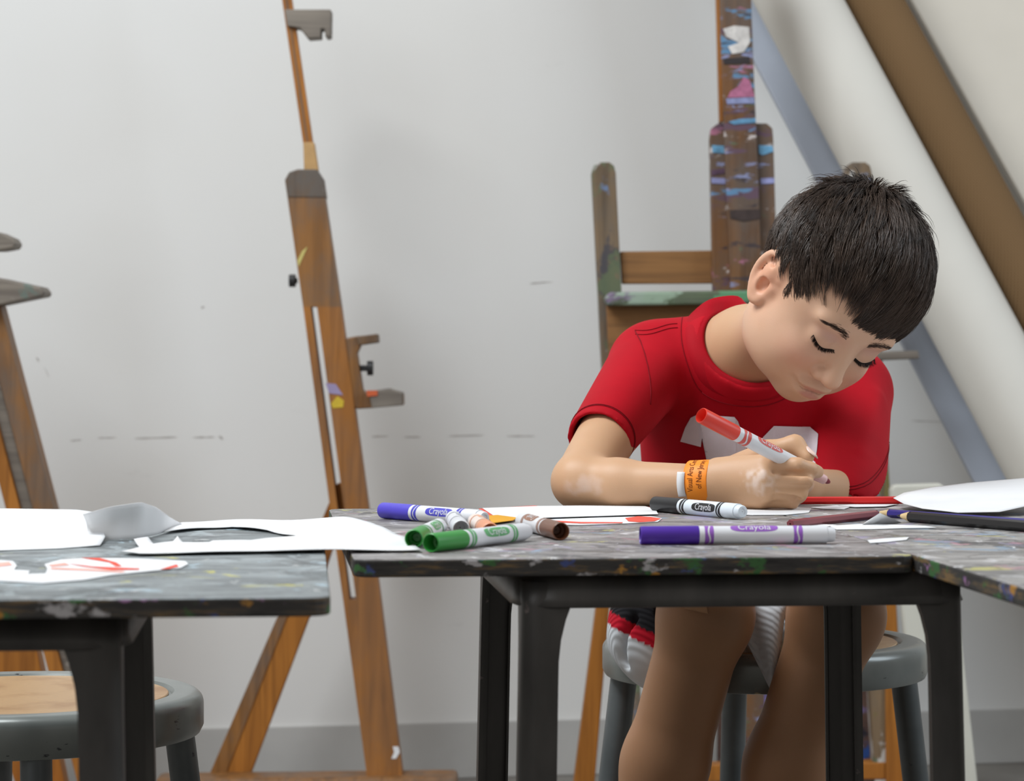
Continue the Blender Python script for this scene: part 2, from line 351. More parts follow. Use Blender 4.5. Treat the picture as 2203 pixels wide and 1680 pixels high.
m = MB(); quad(m, [(1546,-190),(1612,-190),(1618,53),(1632,400),(1640,640),(1646,1735),(1612,1735),(1572,640),(1562,400),(1550,53)], ER-.03, .022); m.build('centre_mast', M_EASEL_P, eh, bevel=.002)
m = MB(); quad(m, [(1537,-190),(1549,-190),(1556,262),(1549,262)], ER-.02, .03); m.build('mast_edge', M_OAK, eh, bevel=.001)
m = MB(); quad(m, [(1283,1300),(1312,1300),(1275,1735),(1228,1735)], ER+.06, .04); quad(m, [(1283,1300),(1312,1300),(1390,660),(1365,660)], ER+.06, .04); m.build('rear_strut', M_OAK, eh, bevel=.002)
m = MB(); quad(m, [(1380,1648),(1906,1640),(1906,1676),(1380,1684)], ER-.002, .04); m.build('bottom_rail', M_OAK, eh, bevel=.002)
for x in (1370, 1915):
    m = MB(); p = W(x, 1735, ER); m.box((p.x-.035, ER-.2, 0), (p.x+.035, ER+.11, .03)); m.build('foot', M_OAK, eh, bevel=.004)
m = MB()
def smear(pts, name, rgb, Y=ER-.0315):
    q = MB(); quad(q, pts, Y, .0015); q.build('paint_smear', plain(name, rgb, .45, vary=.15, sc=60), eh)
smear([(1556,62),(1580,55),(1612,58),(1614,90),(1600,112),(1575,116),(1566,100),(1590,92),(1562,78)], 'white_oil', (208, 204, 200))
smear([(1565,210),(1572,196),(1588,186),(1600,166),(1612,172),(1618,190),(1624,208)], 'pink_oil', (178, 108, 140))
smear([(1562,212),(1622,209),(1624,222),(1564,224)], 'pale_blue_oil', (142, 150, 190))
smear([(1566,262),(1590,256),(1626,254),(1626,264),(1596,266),(1580,268)], 'sky_blue_oil', (98, 150, 186))
smear([(1555,126),(1612,122),(1614,136),(1558,138)], 'dark_oil', (50, 44, 46))
smear([(1570,452),(1634,450),(1636,470),(1600,476),(1572,470)], 'dark_oil_b', (62, 50, 48))
smear([(1532,312),(1562,314),(1562,330),(1533,328)], 'sky_oil', (104, 160, 196), ER-.0135)
smear([(1632,312),(1662,314),(1664,326),(1640,334),(1633,330)], 'sky_oil_b', (104, 160, 196), ER-.0135)
smear([(1530,382),(1562,384),(1562,396),(1531,394)], 'lavender_oil', (146, 150, 196), ER-.0135)
smear([(1636,384),(1666,382),(1666,394),(1637,396)], 'lavender_oil_b', (146, 150, 196), ER-.0135)
smear([(1530,366),(1560,362),(1562,372),(1531,378)], 'plum_oil', (86, 62, 84), ER-.0135)

# --- canvas standing behind the easel legs
cv = thing('painted_canvas', (W(1730, 760, 4.42).x, 4.42, 0), 'dark abstract painting on canvas standing on the floor behind the easel legs', 'painting')
m = MB(); quad(m, [(1545,1470),(1972,1462),(1972,1725),(1545,1725)], 4.40, .03); m.build('canvas', M_CANVAS, cv, bevel=.003)
m = MB(); quad(m, [(1550,1475),(1966,1467),(1966,1480),(1550,1488)], 4.43, .02); m.build('stretcher_bar', M_OAK, cv)
m = MB(); quad(m, [(1550,1700),(1966,1700),(1966,1730),(1550,1730)], 4.43, .02); m.build('stretcher_bar', M_OAK, cv)

# --- long things leaning in the corner on the right
def diag(x_top, slope, y, ): return x_top+slope*(y-53)
pl = MB()
def dq(xa, xb, sa, sb, y0, y1, Y0, Y1, t, name, mat, label, cat):
    # board running from top-left to bottom-right, bottom nearer than the top
    q = MB(); P = [W(diag(xa, sa, y0), y0, Y1), W(diag(xb, sb, y0), y0, Y1), W(diag(xb, sb, y1), y1, Y0), W(diag(xa, sa, y1), y1, Y0)]
    q.prism(P, (0, t, 0)); o = q.build(name, mat, None, bevel=.003); tag(o, label, cat); return o
dq(1583, 1652, .523, .540, -420, 1750, 4.28, 4.62, .03, 'plank', M_PLANK, 'pale blue-grey plank leaning diagonally to the right of the easel', 'plank')
dq(1990, 2700, .56, .56, -420, 1760, 4.34, 4.70, .02, 'leaning_backdrop', M_CREAM, 'wide cream panel leaning behind the brown burlap roll', 'panel')
def roll(xa, xb, s, y0, y1, Y0, Y1, name, mat, label, core):
    r0 = (xb-xa)/2*math.cos(math.atan(s))*Y1/FPX
    a = W(diag((xa+xb)/2, s, y0), y0, Y1); c_ = W(diag((xa+xb)/2, s, y1), y1, Y0)
    th = thing(name, (c_.x, c_.y, 0), label, 'roll')
    q = MB(); d = (a-c_).normalized(); L_ = (a-c_).length; M_ = xform(c_, a)
    q.lathe([(0, r0*.45), (0, r0), (L_, r0), (L_, r0*.45)], 40, M_, closed=True); q.build('rolled_cloth', mat, th, smooth=True, autosm=40)
    q = MB(); q.lathe([(-.012, r0*.34), (-.012, r0*.44), (L_+.012, r0*.44), (L_+.012, r0*.34)], 24, M_, closed=True); q.build('cardboard_core', core, th, smooth=True, autosm=40)
    return th
M_CORE = plain('cardboard', (170, 132, 88), .8)
roll(1648, 1842, .535, -420, 1700, 4.16, 4.52, 'canvas_roll', M_ROLLW, 'thick white canvas roll leaning between the blue-grey plank and burlap', M_CORE)
roll(1836, 1974, .545, -420, 1700, 4.18, 4.56, 'burlap_roll', M_BURLAP, 'brown burlap roll leaning diagonally in the top right corner', M_CORE)

# --- cream board low behind the right-hand table
m = MB(); quad(m, [(1916,1052),(1924,1043),(2022,1040),(2033,1046),(2036,1060),(2058,1270),(2108,1722),(2052,1722),(2010,1400),(1950,1400),(1918,1100)], 4.02, .025)
o = m.build('cream_board', M_CREAMP, None, bevel=.004); tag(o, 'cream painted wooden board standing behind the table, right of the stool', 'board')

# ------------------------------------------------------------------ stools
def make_stool(loc, rot, label, H=.457):
    th = thing('round_stool', loc, label, 'stool', 'metal stools')
    o0 = Vector(loc); R = .165
    Mz = Matrix.Translation(o0) @ Matrix.Rotation(rot, 4, 'Z') @ Matrix.Rotation(-math.pi/2, 4, 'Y')   # local x -> up
    prof = [(H-.003, .118), (H-.0045, .1365), (H-.0005, .139), (H, .146)]
    for k in range(9): a = math.pi/2*k/8; prof.append((H-.011+.011*math.cos(a), R-.011+.011*math.sin(a)))
    prof += [(H-.030, R), (H-.036, R-.003), (H-.037, R-.008), (H-.033, R-.008), (H-.012, R-.012), (H-.012, .10)]
    q = MB(); q.lathe(prof, 64, Mz); q.build('seat_ring', M_STOOL, th, smooth=True, autosm=50)
    q = MB(); q.lathe([(H-.012, 0.0005), (H-.012, .134), (H-.0025, .134), (H-.0018, .1332), (H-.0018, .0005)], 64, Mz); q.build('seat_panel', M_HARD, th, smooth=True, autosm=40)
    for k in range(4):
        a = rot+.55+k*math.pi/2; p = o0+Vector((math.cos(a)*.115, math.sin(a)*.115, 0))
        q = MB(); q.lathe([(H-.0018, .0045), (H-.0006, .004), (H, .0022), (H+.0002, .0002)], 12, Matrix.Translation(p) @ Matrix.Rotation(-math.pi/2, 4, 'Y')); q.build('rivet', M_RIVET, th, smooth=True)
    for k in range(4):
        a = rot+k*math.pi/2; d = Vector((math.cos(a), math.sin(a), 0))
        q = MB(); q.tube([o0+d*.142+Vector((0,0,H-.014)), o0+d*.195+Vector((0,0,.012))], .0135, 16)
        lg = q.build('leg', M_TUBE, th, smooth=True, autosm=40)
        q = MB(); q.tube([o0+d*.1935+Vector((0,0,.02)), o0+d*.1965+Vector((0,0,0))], .0155, 16); q.build('foot_cap', M_BLACK, lg, smooth=True, autosm=40)
    q = MB(); rr = .178; n = 48
    q.tube([o0+Vector((math.cos(2*math.pi*k/n)*rr, math.sin(2*math.pi*k/n)*rr, .15)) for k in range(n+1)], .008, 10); q.build('foot_ring', M_TUBE, th, smooth=True)
    return th
make_stool((-.439, 2.305, 0), .30, 'round grey metal stool with a tan hardboard seat, empty, under the left table')
BS = (.257, 2.65)
make_stool((BS[0], BS[1], 0), .12, 'round paint-chipped metal stool the boy sits on', .467)

# ------------------------------------------------------------------ tables
def make_table(label, corner, th, w, d, fc, boardm, overlap=0, thick=.012):
    e1 = Vector((math.cos(th), math.sin(th), 0)); e2 = Vector((-math.sin(th), math.cos(th), 0)); c0 = Vector((*corner, 0))
    F0 = Vector((*fc, 0))
    t_ = thing('work_table', F0, label, 'table', 'paint-stained work tables')
    # board with rounded corners
    rc = .014; pts = []
    for (cx, cy, a0) in ((w-rc, d-rc, 0), (rc, d-rc, 90), (rc, rc, 180), (w-rc, rc, 270)):
        for k in range(5): a = math.radians(a0+k*22.5); pts.append((cx+rc*math.cos(a), cy+rc*math.sin(a)))
    q = MB(); n = len(pts); top = [c0+e1*x+e2*y+Vector((0,0,TOP)) for x, y in pts]; bot = [p-Vector((0,0,thick)) for p in top]
    q.add(top+bot, [tuple(range(n))], 0); q.add([], [], 0)
    q.f += [tuple(reversed(range(n, 2*n)))]; q.mi += [1]
    for i in range(n): q.f.append((i, n+i, n+(i+1) % n, (i+1) % n)); q.mi.append(1)
    q.build('table_top', [boardm, M_EDGE], t_, bevel=.0014, seg=2)
    # apron: rounded rectangular sheet ring
    hx, hy, r = .158, .172, .035; zb, zt = .583, TOP-thick
    ring = []
    for (sx, sy, a0) in ((1, 1, 0), (-1, 1, 90), (-1, -1, 180), (1, -1, 270)):
        for k in range(9):
            a = math.radians(a0+k*11.25); ring.append((sx*(hx-r)+r*math.cos(a), sy*(hy-r)+r*math.sin(a)))
    q = MB(); n = len(ring); lev = [(zt, 0), (zb+.006, .001), (zb, .003)]
    V = []
    for z, o in lev:
        for x, y in ring: s = 1+o/.16; V.append(F0+e1*x*s+e2*y*s+Vector((0,0,z)))
    q.add(V, [(i*n+k, i*n+(k+1) % n, (i+1)*n+(k+1) % n, (i+1)*n+k) for i in range(2) for k in range(n)])
    ap = q.build('apron', M_METAL, t_, smooth=True)
    md = ap.modifiers.new('sheet', 'SOLIDIFY'); md.thickness = .0035; md.offset = -1
    # under-plate joining apron and board
    q = MB(); P = [F0+e1*x*.97+e2*y*.97+Vector((0,0,zt-.0035)) for x, y in ring]; q.prism(P, (0,0,.003)); q.build('under_plate', M_METAL, t_)
    # four folded legs
    for sx in (-1, 1):
        for sy in (-1, 1):
            q = MB(); V = []; Z = [.600, .583, .574, .560, .545, .525, .50, .40, .25, .10, 0.0]; m_ = 0
            for z in Z:
                u = max(0, min(1, (z-.535)/(.583-.535))); wd = .0235+.008*(u**2.5)+.002*(1-z/.6)
                sp = .012*(1-z/.6)                       # splay
                cxx, cyy = hx-.004+sp, hy-.004+sp; rr = .012
                path = [(cxx-wd, cyy)]+[(cxx-rr+rr*math.sin(a), cyy-rr+rr*math.cos(a)) for a in [math.pi/2*k/5 for k in range(6)]]+[(cxx, cyy-wd)]
                # slight inward lip
                path = [(cxx-wd, cyy-.006)]+path+[(cxx-.006, cyy-wd)]
                m_ = len(path)
                for x, y in path: V.append(F0+e1*sx*x+e2*sy*y+Vector((0,0,z)))
            q.add(V, [(i*m_+k, i*m_+k+1, (i+1)*m_+k+1, (i+1)*m_+k) for i in range(len(Z)-1) for k in range(m_-1)])
            lg = q.build('leg', M_METAL, t_, smooth=True, autosm=50)
            md = lg.modifiers.new('sheet', 'SOLIDIFY'); md.thickness = .0025; md.offset = 0
    return t_
TH = .1
make_table('dark paint-stained table the boy draws on, spread with markers', (-.107, 1.762), TH, .389, .585, (.145, 1.972), M_BOARD)
make_table('grey table at the left front covered with white paper', (-.104-.46*math.cos(.08), 1.493-.46*math.sin(.08)), .08, .46, .62, (-.400, 1.695), M_BOARD2, thick=.011)
make_table('table at the right edge of the picture, its corner jutting forward', (.2806+.038, 1.80-.38), TH, .52, 1.005, (.70, 1.95), M_BOARD3)

# ------------------------------------------------------------------ implicit-surface modelling (numpy)
class Field:
    def __init__(s, lo, hi, h):
        s.lo = np.array(lo, float); s.h = h; s.n = np.ceil((np.array(hi)-s.lo)/h).astype(int)+1
        s.d = np.full(tuple(s.n), 1.0, np.float32)
    def region(s, lo, hi):
        a = np.maximum(0, np.floor((np.array(lo)-s.lo)/s.h).astype(int)); b = np.minimum(s.n, np.ceil((np.array(hi)-s.lo)/s.h).astype(int)+1)
        if (b <= a).any(): return None, None
        sl = tuple(slice(i, j) for i, j in zip(a, b))
        ax = [(s.lo[k]+s.h*np.arange(a[k], b[k])).astype(np.float32) for k in range(3)]
        return sl, np.meshgrid(*ax, indexing='ij', sparse=True)
    def comb(s, sl, q, k, op):
        a = s.d[sl]
        if op == 'add':
            if k <= 0: s.d[sl] = np.minimum(a, q); return
            h = np.clip(.5+.5*(a-q)/k, 0, 1); s.d[sl] = a+(q-a)*h-k*h*(1-h)
        else:
            if k <= 0: s.d[sl] = np.maximum(a, -q); return
            h = np.clip(.5-.5*(a+q)/k, 0, 1); s.d[sl] = a+(-q-a)*h+k*h*(1-h)
    def cone(s, a, b, ra, rb, k=.012, op='add', flat=None):      # round cone between two points
        a, b = np.array(a, float), np.array(b, float); pad = max(ra, rb)+k+.012
        sl, G_ = s.region(np.minimum(a, b)-pad, np.maximum(a, b)+pad)
        if sl is None: return s
        d = b-a; L2 = float(d@d); px, py, pz = G_[0]-a[0], G_[1]-a[1], G_[2]-a[2]
        t = np.clip((px*d[0]+py*d[1]+pz*d[2])/L2, 0, 1)
        qx, qy, qz = px-t*d[0], py-t*d[1], pz-t*d[2]
        if flat is not None:                                    # flatten along unit vector by factor
            nv, fct = flat; e = qx*nv[0]+qy*nv[1]+qz*nv[2]; e2 = e*(fct-1); qx, qy, qz = qx+nv[0]*e2, qy+nv[1]*e2, qz+nv[2]*e2
        s.comb(sl, np.sqrt(qx*qx+qy*qy+qz*qz)-(ra+(rb-ra)*t), k, op); return s
    def ell(s, c, r, R=None, k=.012, op='add'):                 # ellipsoid, R columns = axes
        c, r = np.array(c, float), np.array(r, float); pad = r.max()+k+.012
        ext = (np.abs(R) @ r if R is not None else r)+k+.012
        sl, G_ = s.region(c-ext, c+ext)
        if sl is None: return s
        p = [G_[i]-c[i] for i in range(3)]
        if R is not None: p = [p[0]*R[0, j]+p[1]*R[1, j]+p[2]*R[2, j] for j in range(3)]
        k0 = np.sqrt((p[0]/r[0])**2+(p[1]/r[1])**2+(p[2]/r[2])**2); k1 = np.sqrt((p[0]/r[0]**2)**2+(p[1]/r[1]**2)**2+(p[2]/r[2]**2)**2)
        s.comb(sl, (k0*(k0-1)/np.maximum(k1, 1e-6)).astype(np.float32), k, op); return s
    def plane(s, p, n, lo, hi, k=0):                            # cut away the side that n points to, inside a box
        sl, G_ = s.region(lo, hi)
        q = (G_[0]-p[0])*n[0]+(G_[1]-p[1])*n[1]+(G_[2]-p[2])*n[2]
        s.comb(sl, -q.astype(np.float32), k, 'sub'); return s
    def mesh(s):
        d = s.d; ins = d < 0
        c = np.zeros(tuple(n-1 for n in d.shape), np.int8)
        for i in (0, 1):
            for j in (0, 1):
                for k in (0, 1): c += ins[i:d.shape[0]-1+i, j:d.shape[1]-1+j, k:d.shape[2]-1+k]
        act = (c > 0) & (c < 8); idx = np.argwhere(act); num = np.full(act.shape, -1, np.int32); num[act] = np.arange(len(idx))
        P = np.zeros((len(idx), 3)); cnt = np.zeros(len(idx))
        cs = [(i, j, k) for i in (0, 1) for j in (0, 1) for k in (0, 1)]
        val = {o: d[idx[:, 0]+o[0], idx[:, 1]+o[1], idx[:, 2]+o[2]] for o in cs}
        for o in cs:
            for ax in range(3):
                if o[ax]: continue
                q = list(o); q[ax] = 1; q = tuple(q); A_, B2 = val[o], val[q]; mk = (A_ < 0) != (B2 < 0)
                t = np.where(mk, A_/np.where(mk, A_-B2, 1), 0)
                v_ = np.array(o, float)[None, :].repeat(len(idx), 0); v_[:, ax] += t
                P[mk] += v_[mk]; cnt[mk] += 1
        P = (P/cnt[:, None]+idx)*s.h+s.lo
        F = []
        for ax in range(3):
            u, w = (ax+1) % 3, (ax+2) % 3
            sa = [slice(1, -1)]*3; sb = [slice(1, -1)]*3; sa[ax] = slice(0, d.shape[ax]-1); sb[ax] = slice(1, d.shape[ax])
            A_, B2 = ins[tuple(sa)], ins[tuple(sb)]
            for flip, mk in ((0, A_ & ~B2), (1, ~A_ & B2)):
                e = np.argwhere(mk); 
                if not len(e): continue
                e[:, u] += 1; e[:, w] += 1
                def cell(du, dw):
                    q = e.copy(); q[:, u] += du; q[:, w] += dw; return num[q[:, 0], q[:, 1], q[:, 2]]
                q = np.stack([cell(-1, -1), cell(0, -1), cell(0, 0), cell(-1, 0)], 1)
                F.append(q[:, ::-1] if flip else q)
        return P, np.concatenate(F)
def np_mesh(name, P, F, o0):
    me = bpy.data.meshes.new(name); n = len(F)
    me.vertices.add(len(P)); me.vertices.foreach_set('co', (P-np.array(o0)).astype(np.float32).ravel())
    me.loops.add(n*4); me.loops.foreach_set('vertex_index', F.astype(np.int32).ravel())
    me.polygons.add(n); me.polygons.foreach_set('loop_start', np.arange(0, n*4, 4, dtype=np.int32)); me.polygons.foreach_set('loop_total', np.full(n, 4, np.int32))
    me.update(calc_edges=True); me.validate(); return me
def relax(P, F, it=2, lam=.5):
    n = len(P); E_ = np.concatenate([F[:, [0, 1]], F[:, [1, 2]], F[:, [2, 3]], F[:, [3, 0]]])
    a = np.concatenate([E_[:, 0], E_[:, 1]]); b_ = np.concatenate([E_[:, 1], E_[:, 0]])
    deg = np.bincount(a, minlength=n)
    for _ in range(it):
        S = np.stack([np.bincount(a, P[b_, i], minlength=n) for i in range(3)], 1)/deg[:, None]; P = P+(S-P)*lam
    return P
def vcol(me, colr):
    at = me.color_attributes.new('tint', 'FLOAT_COLOR', 'POINT'); at.data.foreach_set('color', np.concatenate([colr, np.ones((len(colr), 1))], 1).astype(np.float32).ravel())
def sstep(x, a, b):
    t = np.clip((x-a)/(b-a), 0, 1); return t*t*(3-2*t)
def vnoise(P, sc, seed):
    # cheap smooth value noise
    r = np.random.default_rng(seed); T = r.random((16, 16, 16)); q = P*sc; i = np.floor(q).astype(int); f = q-i; f = f*f*(3-2*f); o = 0
    for a in (0, 1):
        for b_ in (0, 1):
            for c_ in (0, 1):
                w = (f[:, 0] if a else 1-f[:, 0])*(f[:, 1] if b_ else 1-f[:, 1])*(f[:, 2] if c_ else 1-f[:, 2])
                o = o+w*T[(i[:, 0]+a) % 16, (i[:, 1]+b_) % 16, (i[:, 2]+c_) % 16]
    return o

# ------------------------------------------------------------------ the boy
HR = np.array([[.8078, .5595, .1856], [.5167, -.5207, -.6796], [-.2836, .6449, -.7097]])    # columns: left, up, forward of the head
HY_ = 2.45; HS = .826*HY_/2.42
HC = np.array(W(1772, 639, HY_))
def H(l, u, f): return HC+HR @ (np.array([l, u, f])*HS)
BS = (.257, 2.65)
boy = thing('person', (BS[0], BS[1], 0), 'boy in a red number shirt bending over the table, drawing with a red marker', 'person')
BO = (BS[0], BS[1], 0)

fd = Field((-.01, 2.20, .0), (.44, 2.90, .945), .0018)
def hell(c, r, k=.012, op='add', R=None):
    Rm = HR if R is None else HR @ R
    fd.ell(H(*c), np.array(r)*HS, Rm, k*HS, op)
def hcone(a, b_, ra, rb, k=.008, op='add'): fd.cone(H(*a), H(*b_), ra*HS, rb*HS, k*HS, op)
# torso (under the clothes), neck
SR, SL = W(1404, 782, 2.63), W(1830, 838, 2.66)
NB0 = W(1606, 752, 2.615)
fd.ell((.255, 2.745, .545), (.10, .085, .068))
fd.ell((.250, 2.705, .62), (.095, .07, .10), k=.04)
fd.ell(W(1622, 870, 2.675), (.10, .066, .085), k=.04)
fd.cone(SR, SL, .030, .030, .03)
fd.cone(W(1540, 770, 2.65), NB0, .03, .034, .03)
fd.cone(W(1700, 790, 2.65), NB0, .03, .034, .03)
# head
hell((.006, .042, -.009), (.091, .090, .093))
hell((0, .012, .030), (.068, .066, .060), .02)
for sx in (-1, 1):
    hell((sx*.034, -.043, .037), (.038, .046, .044), .02)
    hell((sx*.046, -.045, .010), (.024, .040, .036), .02)
hell((0, -.062, .044), (.044, .034, .040), .02)
hell((0, -.083, .063), (.020, .016, .019), .018)
hell((0, -.060, .074), (.027, .024, .019), .014)
for sx in (-1, 1): hell((sx*.021, -.014, .074), (.013, .014, .012), .018)
fd.cone(NB0, H(.004, -.030, -.012), .0320, .034, .030)
for sx in (-1, 1):
    hell((sx*.030, .025, .075), (.024, .010, .013), .012)
    hell((sx*.030, .004, .099), (.017, .011, .013), .012, 'sub')
    hell((sx*.030, .003, .0735), (.0175, .0150, .0150), .006)
    hell((sx*.034, -.028, .066), (.020, .018, .020), .018)
hcone((0, .014, .084), (0, -.022, .0985), .0078, .0100, .014)
hell((0, -.031, .1035), (.0120, .0100, .0105), .006)
for sx in (-1, 1): hell((sx*.0130, -.0345, .0935), (.0080, .0078, .0092), .005)
hell((0, -.0560, .0898), (.0240, .0052, .0062), .008)
hell((0, -.0678, .0878), (.0190, .0056, .0070), .008)
hell((0, -.0620, .0985), (.0250, .0032, .0068), .0040, 'sub')
for sx in (-1, 1): hcone((sx*.018, -.0618, .0925), (sx*.0300, -.0575, .0845), .0030, .0024, .0035, 'sub')
for sx in (-1, 1):
    hell((sx*.0065, -.0415, .1000), (.0038, .0022, .0045), .003, 'sub')
# ears
def ear(sx):
    e = lambda a, v, o: (sx*(.0735+o+.32*(-a)), -.003+v*.97, .010+a)     # a: backwards negative, v: up, o: out; flares outward to the back
    out = [(.006, .012), (.004, .023), (-.006, .030), (-.018, .029), (-.026, .020), (-.029, .006), (-.026, -.010), (-.018, -.022), (-.008, -.030), (.000, -.027), (.002, -.018)]
    rad = [.0046, .0054, .0058, .0058, .0056, .0052, .0050, .0052, .0066, .0058, .0046]
    o2 = [(np.array(out[max(i-1, 0)]), np.array(out[i]), np.array(out[min(i+1, 10)]), np.array(out[min(i+2, 10)])) for i in range(10)]
    fin = []
    for i, (a0, a1, a2, a3) in enumerate(o2):
        for t_ in (0, .25, .5, .75): fin.append((.5*((2*a1)+(a2-a0)*t_+(2*a0-5*a1+4*a2-a3)*t_**2+(3*a1-a0-3*a2+a3)*t_**3), rad[i]*(1-t_)+rad[i+1]*t_))
    for i in range(len(fin)-1): hcone(e(*fin[i][0], .004), e(*fin[i+1][0], .004), fin[i][1], fin[i+1][1], .0006)
    hcone(e(-.009, .019, -.001), e(-.011, -.016, -.001), .014, .011, .007)
    hcone(e(.004, .018, -.004), e(.003, -.016, -.004), .008, .008, .006)
    hcone(e(-.004, .012, .002), e(-.016, .006, .0035), .0036, .0042, .004)
    hcone(e(-.016, .006, .0035), e(-.014, -.014, .003), .0042, .0040, .004)
    hell(e(-.006, -.008, .006), (.0065, .0105, .0072), .004, 'sub')
    hell(e(-.014, .020, .008), (.0045, .0045, .0075), .004, 'sub')
    hcone(e(.004, -.004, .004), e(.003, -.010, .003), .0042, .0038, .005)
ear(-1); ear(1)
# right arm (viewer's left), elbow and wrist on the table
EE = W(1246, 1036, 2.405); WR = W(1532, 1040, 2.350)
fd.cone(SR, EE, .036, .0245, .02)
fm = EE.lerp(WR, .3); fm.z -= .0022
fd.cone(EE, fm, .0225, .0222, .012); fd.cone(fm, WR, .0222, .0168, .012)
MC = [(W(1643, 1000, 2.322), .0098), (W(1650, 1030, 2.312), .0095), (W(1648, 1057, 2.314), .0090), (W(1636, 1075, 2.324), .0086)]
for (p, r), q in zip(MC, [W(1548, 1014, 2.350), W(1546, 1028, 2.345), W(1546, 1044, 2.346), W(1548, 1054, 2.350)]): fd.cone(q, p, .0125, r, .010)
fd.ell(W(1602, 1035, 2.343), (.026, .013, .020), k=.010)
fd.cone(W(1560, 1060, 2.348), W(1632, 1070, 2.342), .013, .013, .010)
FING = [[W(1643, 1000, 2.322), W(1716, 1001, 2.3115), W(1744, 1010, 2.318), W(1759, 1015, 2.328)],
        [W(1650, 1030, 2.312), W(1733, 1035, 2.307), W(1736, 1042, 2.330), W(1716, 1046, 2.342)],
        [W(1648, 1057, 2.314), W(1722, 1061, 2.312), W(1720, 1067, 2.334), W(1698, 1068, 2.344)],
        [W(1636, 1075, 2.324), W(1704, 1080, 2.320), W(1704, 1083, 2.338), W(1684, 1082, 2.346)]]
FRAD = [(.0082, .0071, .0068, .0060), (.0080, .0070, .0066, .0060), (.0076, .0067, .0062, .0056), (.0070, .0060, .0056, .0050)]
for P_, R_ in zip(FING, FRAD):
    for i in range(3): fd.cone(P_[i], P_[i+1], R_[i], R_[i+1], .0022)
for a, b_ in ((W(1664, 1016, 2.3080), W(1748, 1020, 2.3055)), (W(1670, 1045, 2.3030), W(1738, 1048, 2.3035)), (W(1666, 1068, 2.3075), W(1716, 1071, 2.3105))): fd.cone(a, b_, .0022, .0034, .0026, 'sub')
TB = [W(1585, 1006, 2.358), W(1650, 972, 2.362), W(1710, 957, 2.356), W(1737, 983, 2.346)]
for i, r in enumerate([(.0125, .0100), (.0098, .0086), (.0084, .0066)]): fd.cone(TB[i], TB[i+1], r[0], r[1], .006)
# left arm (viewer's right), hand hidden behind the right one
EL_ = W(1822, 1064, 2.525); WL = W(1722, 1044, 2.432)
fd.cone(SL, EL_, .034, .025, .02); fd.cone(EL_, WL, .0235, .0165, .012)
HL = W(1668, 1046, 2.405); fd.cone(WL, HL, .015, .017, .01, flat=None)
for k in range(4):
    a = HL+Vector((-.006, -.006+.010*k-.012, -.004)); p = a+Vector((-.022, -.004, -.003)); q = p+Vector((-.018, -.001, -.004))
    fd.cone(a, p, .0074, .0068, .004); fd.cone(p, q, .0068, .0056, .003)
fd.cone(HL+Vector((.006, -.014, -.002)), HL+Vector((-.016, -.034, -.006)), .0085, .0065, .005)
# legs
KR, KL = W(1518, 1322, 2.445), W(1800, 1322, 2.445)
fd.cone((.205, 2.74, .53), KR, .062, .043, .03); fd.cone((.322, 2.74, .53), KL, .062, .043, .03)
AR, AL = Vector((.082, 2.475, .075)), Vector((.185, 2.475, .075))
for K_, A_, dx in ((KR, AR, -.004), (KL, AL, -.004)):
    fd.ell(K_+Vector((0, -.004, 0)), (.041, .043, .043), k=.015)
    mid = K_.lerp(A_, .33)+Vector((dx, .012, 0)); fd.cone(K_, mid, .039, .0385, .015); fd.cone(mid, A_, .0385, .023, .02)
    fd.cone(A_, A_+Vector((-.005, -.09, -.045)), .026, .018, .02)
P, F = fd.mesh(); P = relax(P, F, 3, .5)
# keep skin just above table where it rests
body_me = np_mesh('body', P, F, BO); nv = len(body_me.vertices)
Pv = np.empty(nv*3, np.float32); body_me.vertices.foreach_get('co', Pv); Pv = Pv.reshape(-1, 3)+np.array(BO)
# skin colour by region: lips, cheeks, ear, scalp under the hair, chalky paint on elbow and hand, painted shade on the legs
L_ = ((Pv-HC) @ HR)/HS
isH = (np.abs(L_[:, 0]) < .11) & (np.abs(L_[:, 1]+.0) < .14) & (np.abs(L_[:, 2]) < .13)
skin = np.tile(np.array(lin(213, 173, 145)[:3]), (nv, 1))
def blend(mask, rgb, amt):
    w = (mask*amt)[:, None]; skin[:] = skin*(1-w)+np.array(lin(rgb)[:3])*w
def gblob(c, r): return np.exp(-(((L_-np.array(c))/np.array(r))**2).sum(1))*isH
hd = np.linalg.norm(L_-np.array((0, 0, 0)), axis=1); blend(sstep(hd, .085, .19), (198, 157, 120), .8)
legm = (Pv[:, 2] < .575)*1.0; blend(legm, (168, 122, 88), .85)  # shade under the table put into the leg colour
for sx in (-1, 1):
    blend(gblob((sx*.040, -.030, .080), (.022, .018, .03)), (216, 152, 132), .5)
    blend(gblob((sx*.030, .013, .088), (.018, .008, .02)), (192, 148, 140), .55)
    blend(gblob((sx*.030, -.010, .088), (.018, .006, .02)), (204, 156, 132), .25)
    blend(gblob((sx*.082, -.003, .002), (.016, .036, .028)), (224, 160, 130), .7)
blend(gblob((0, -.033, .105), (.013, .010, .012)), (224, 168, 142), .5)
lip = np.clip(gblob((0, -.0575, .096), (.0200, .0034, .014))+gblob((0, -.0672, .096), (.0165, .0042, .014)), 0, 1)
blend(sstep(lip, .25, .7), (192, 122, 112), .7)
blend(sstep(gblob((0, -.0622, .095), (.024, .0015, .02)), .3, .8), (142, 82, 76), .6)
HAIRC = np.array((.006, .042, -.009)); HAIRR = np.array((.091, .090, .093))
def hairline(l, u, f):      # >0 inside the hair-growing part of the head
    front = (u-.052)*1.0 + np.maximum(0, .055-f)*1.35
    return front
scal = sstep(hairline(L_[:, 0], L_[:, 1], L_[:, 2]), -.003, .012)*isH*(((L_[:, 2] < .03) & (L_[:, 1] > -.055-.3*L_[:, 2])) | (L_[:, 1] > .03))
earz = (np.abs(L_[:, 0]) > .068) & (np.abs(L_[:, 1]+.003) < .040) & (np.abs(L_[:, 2]) < .034)
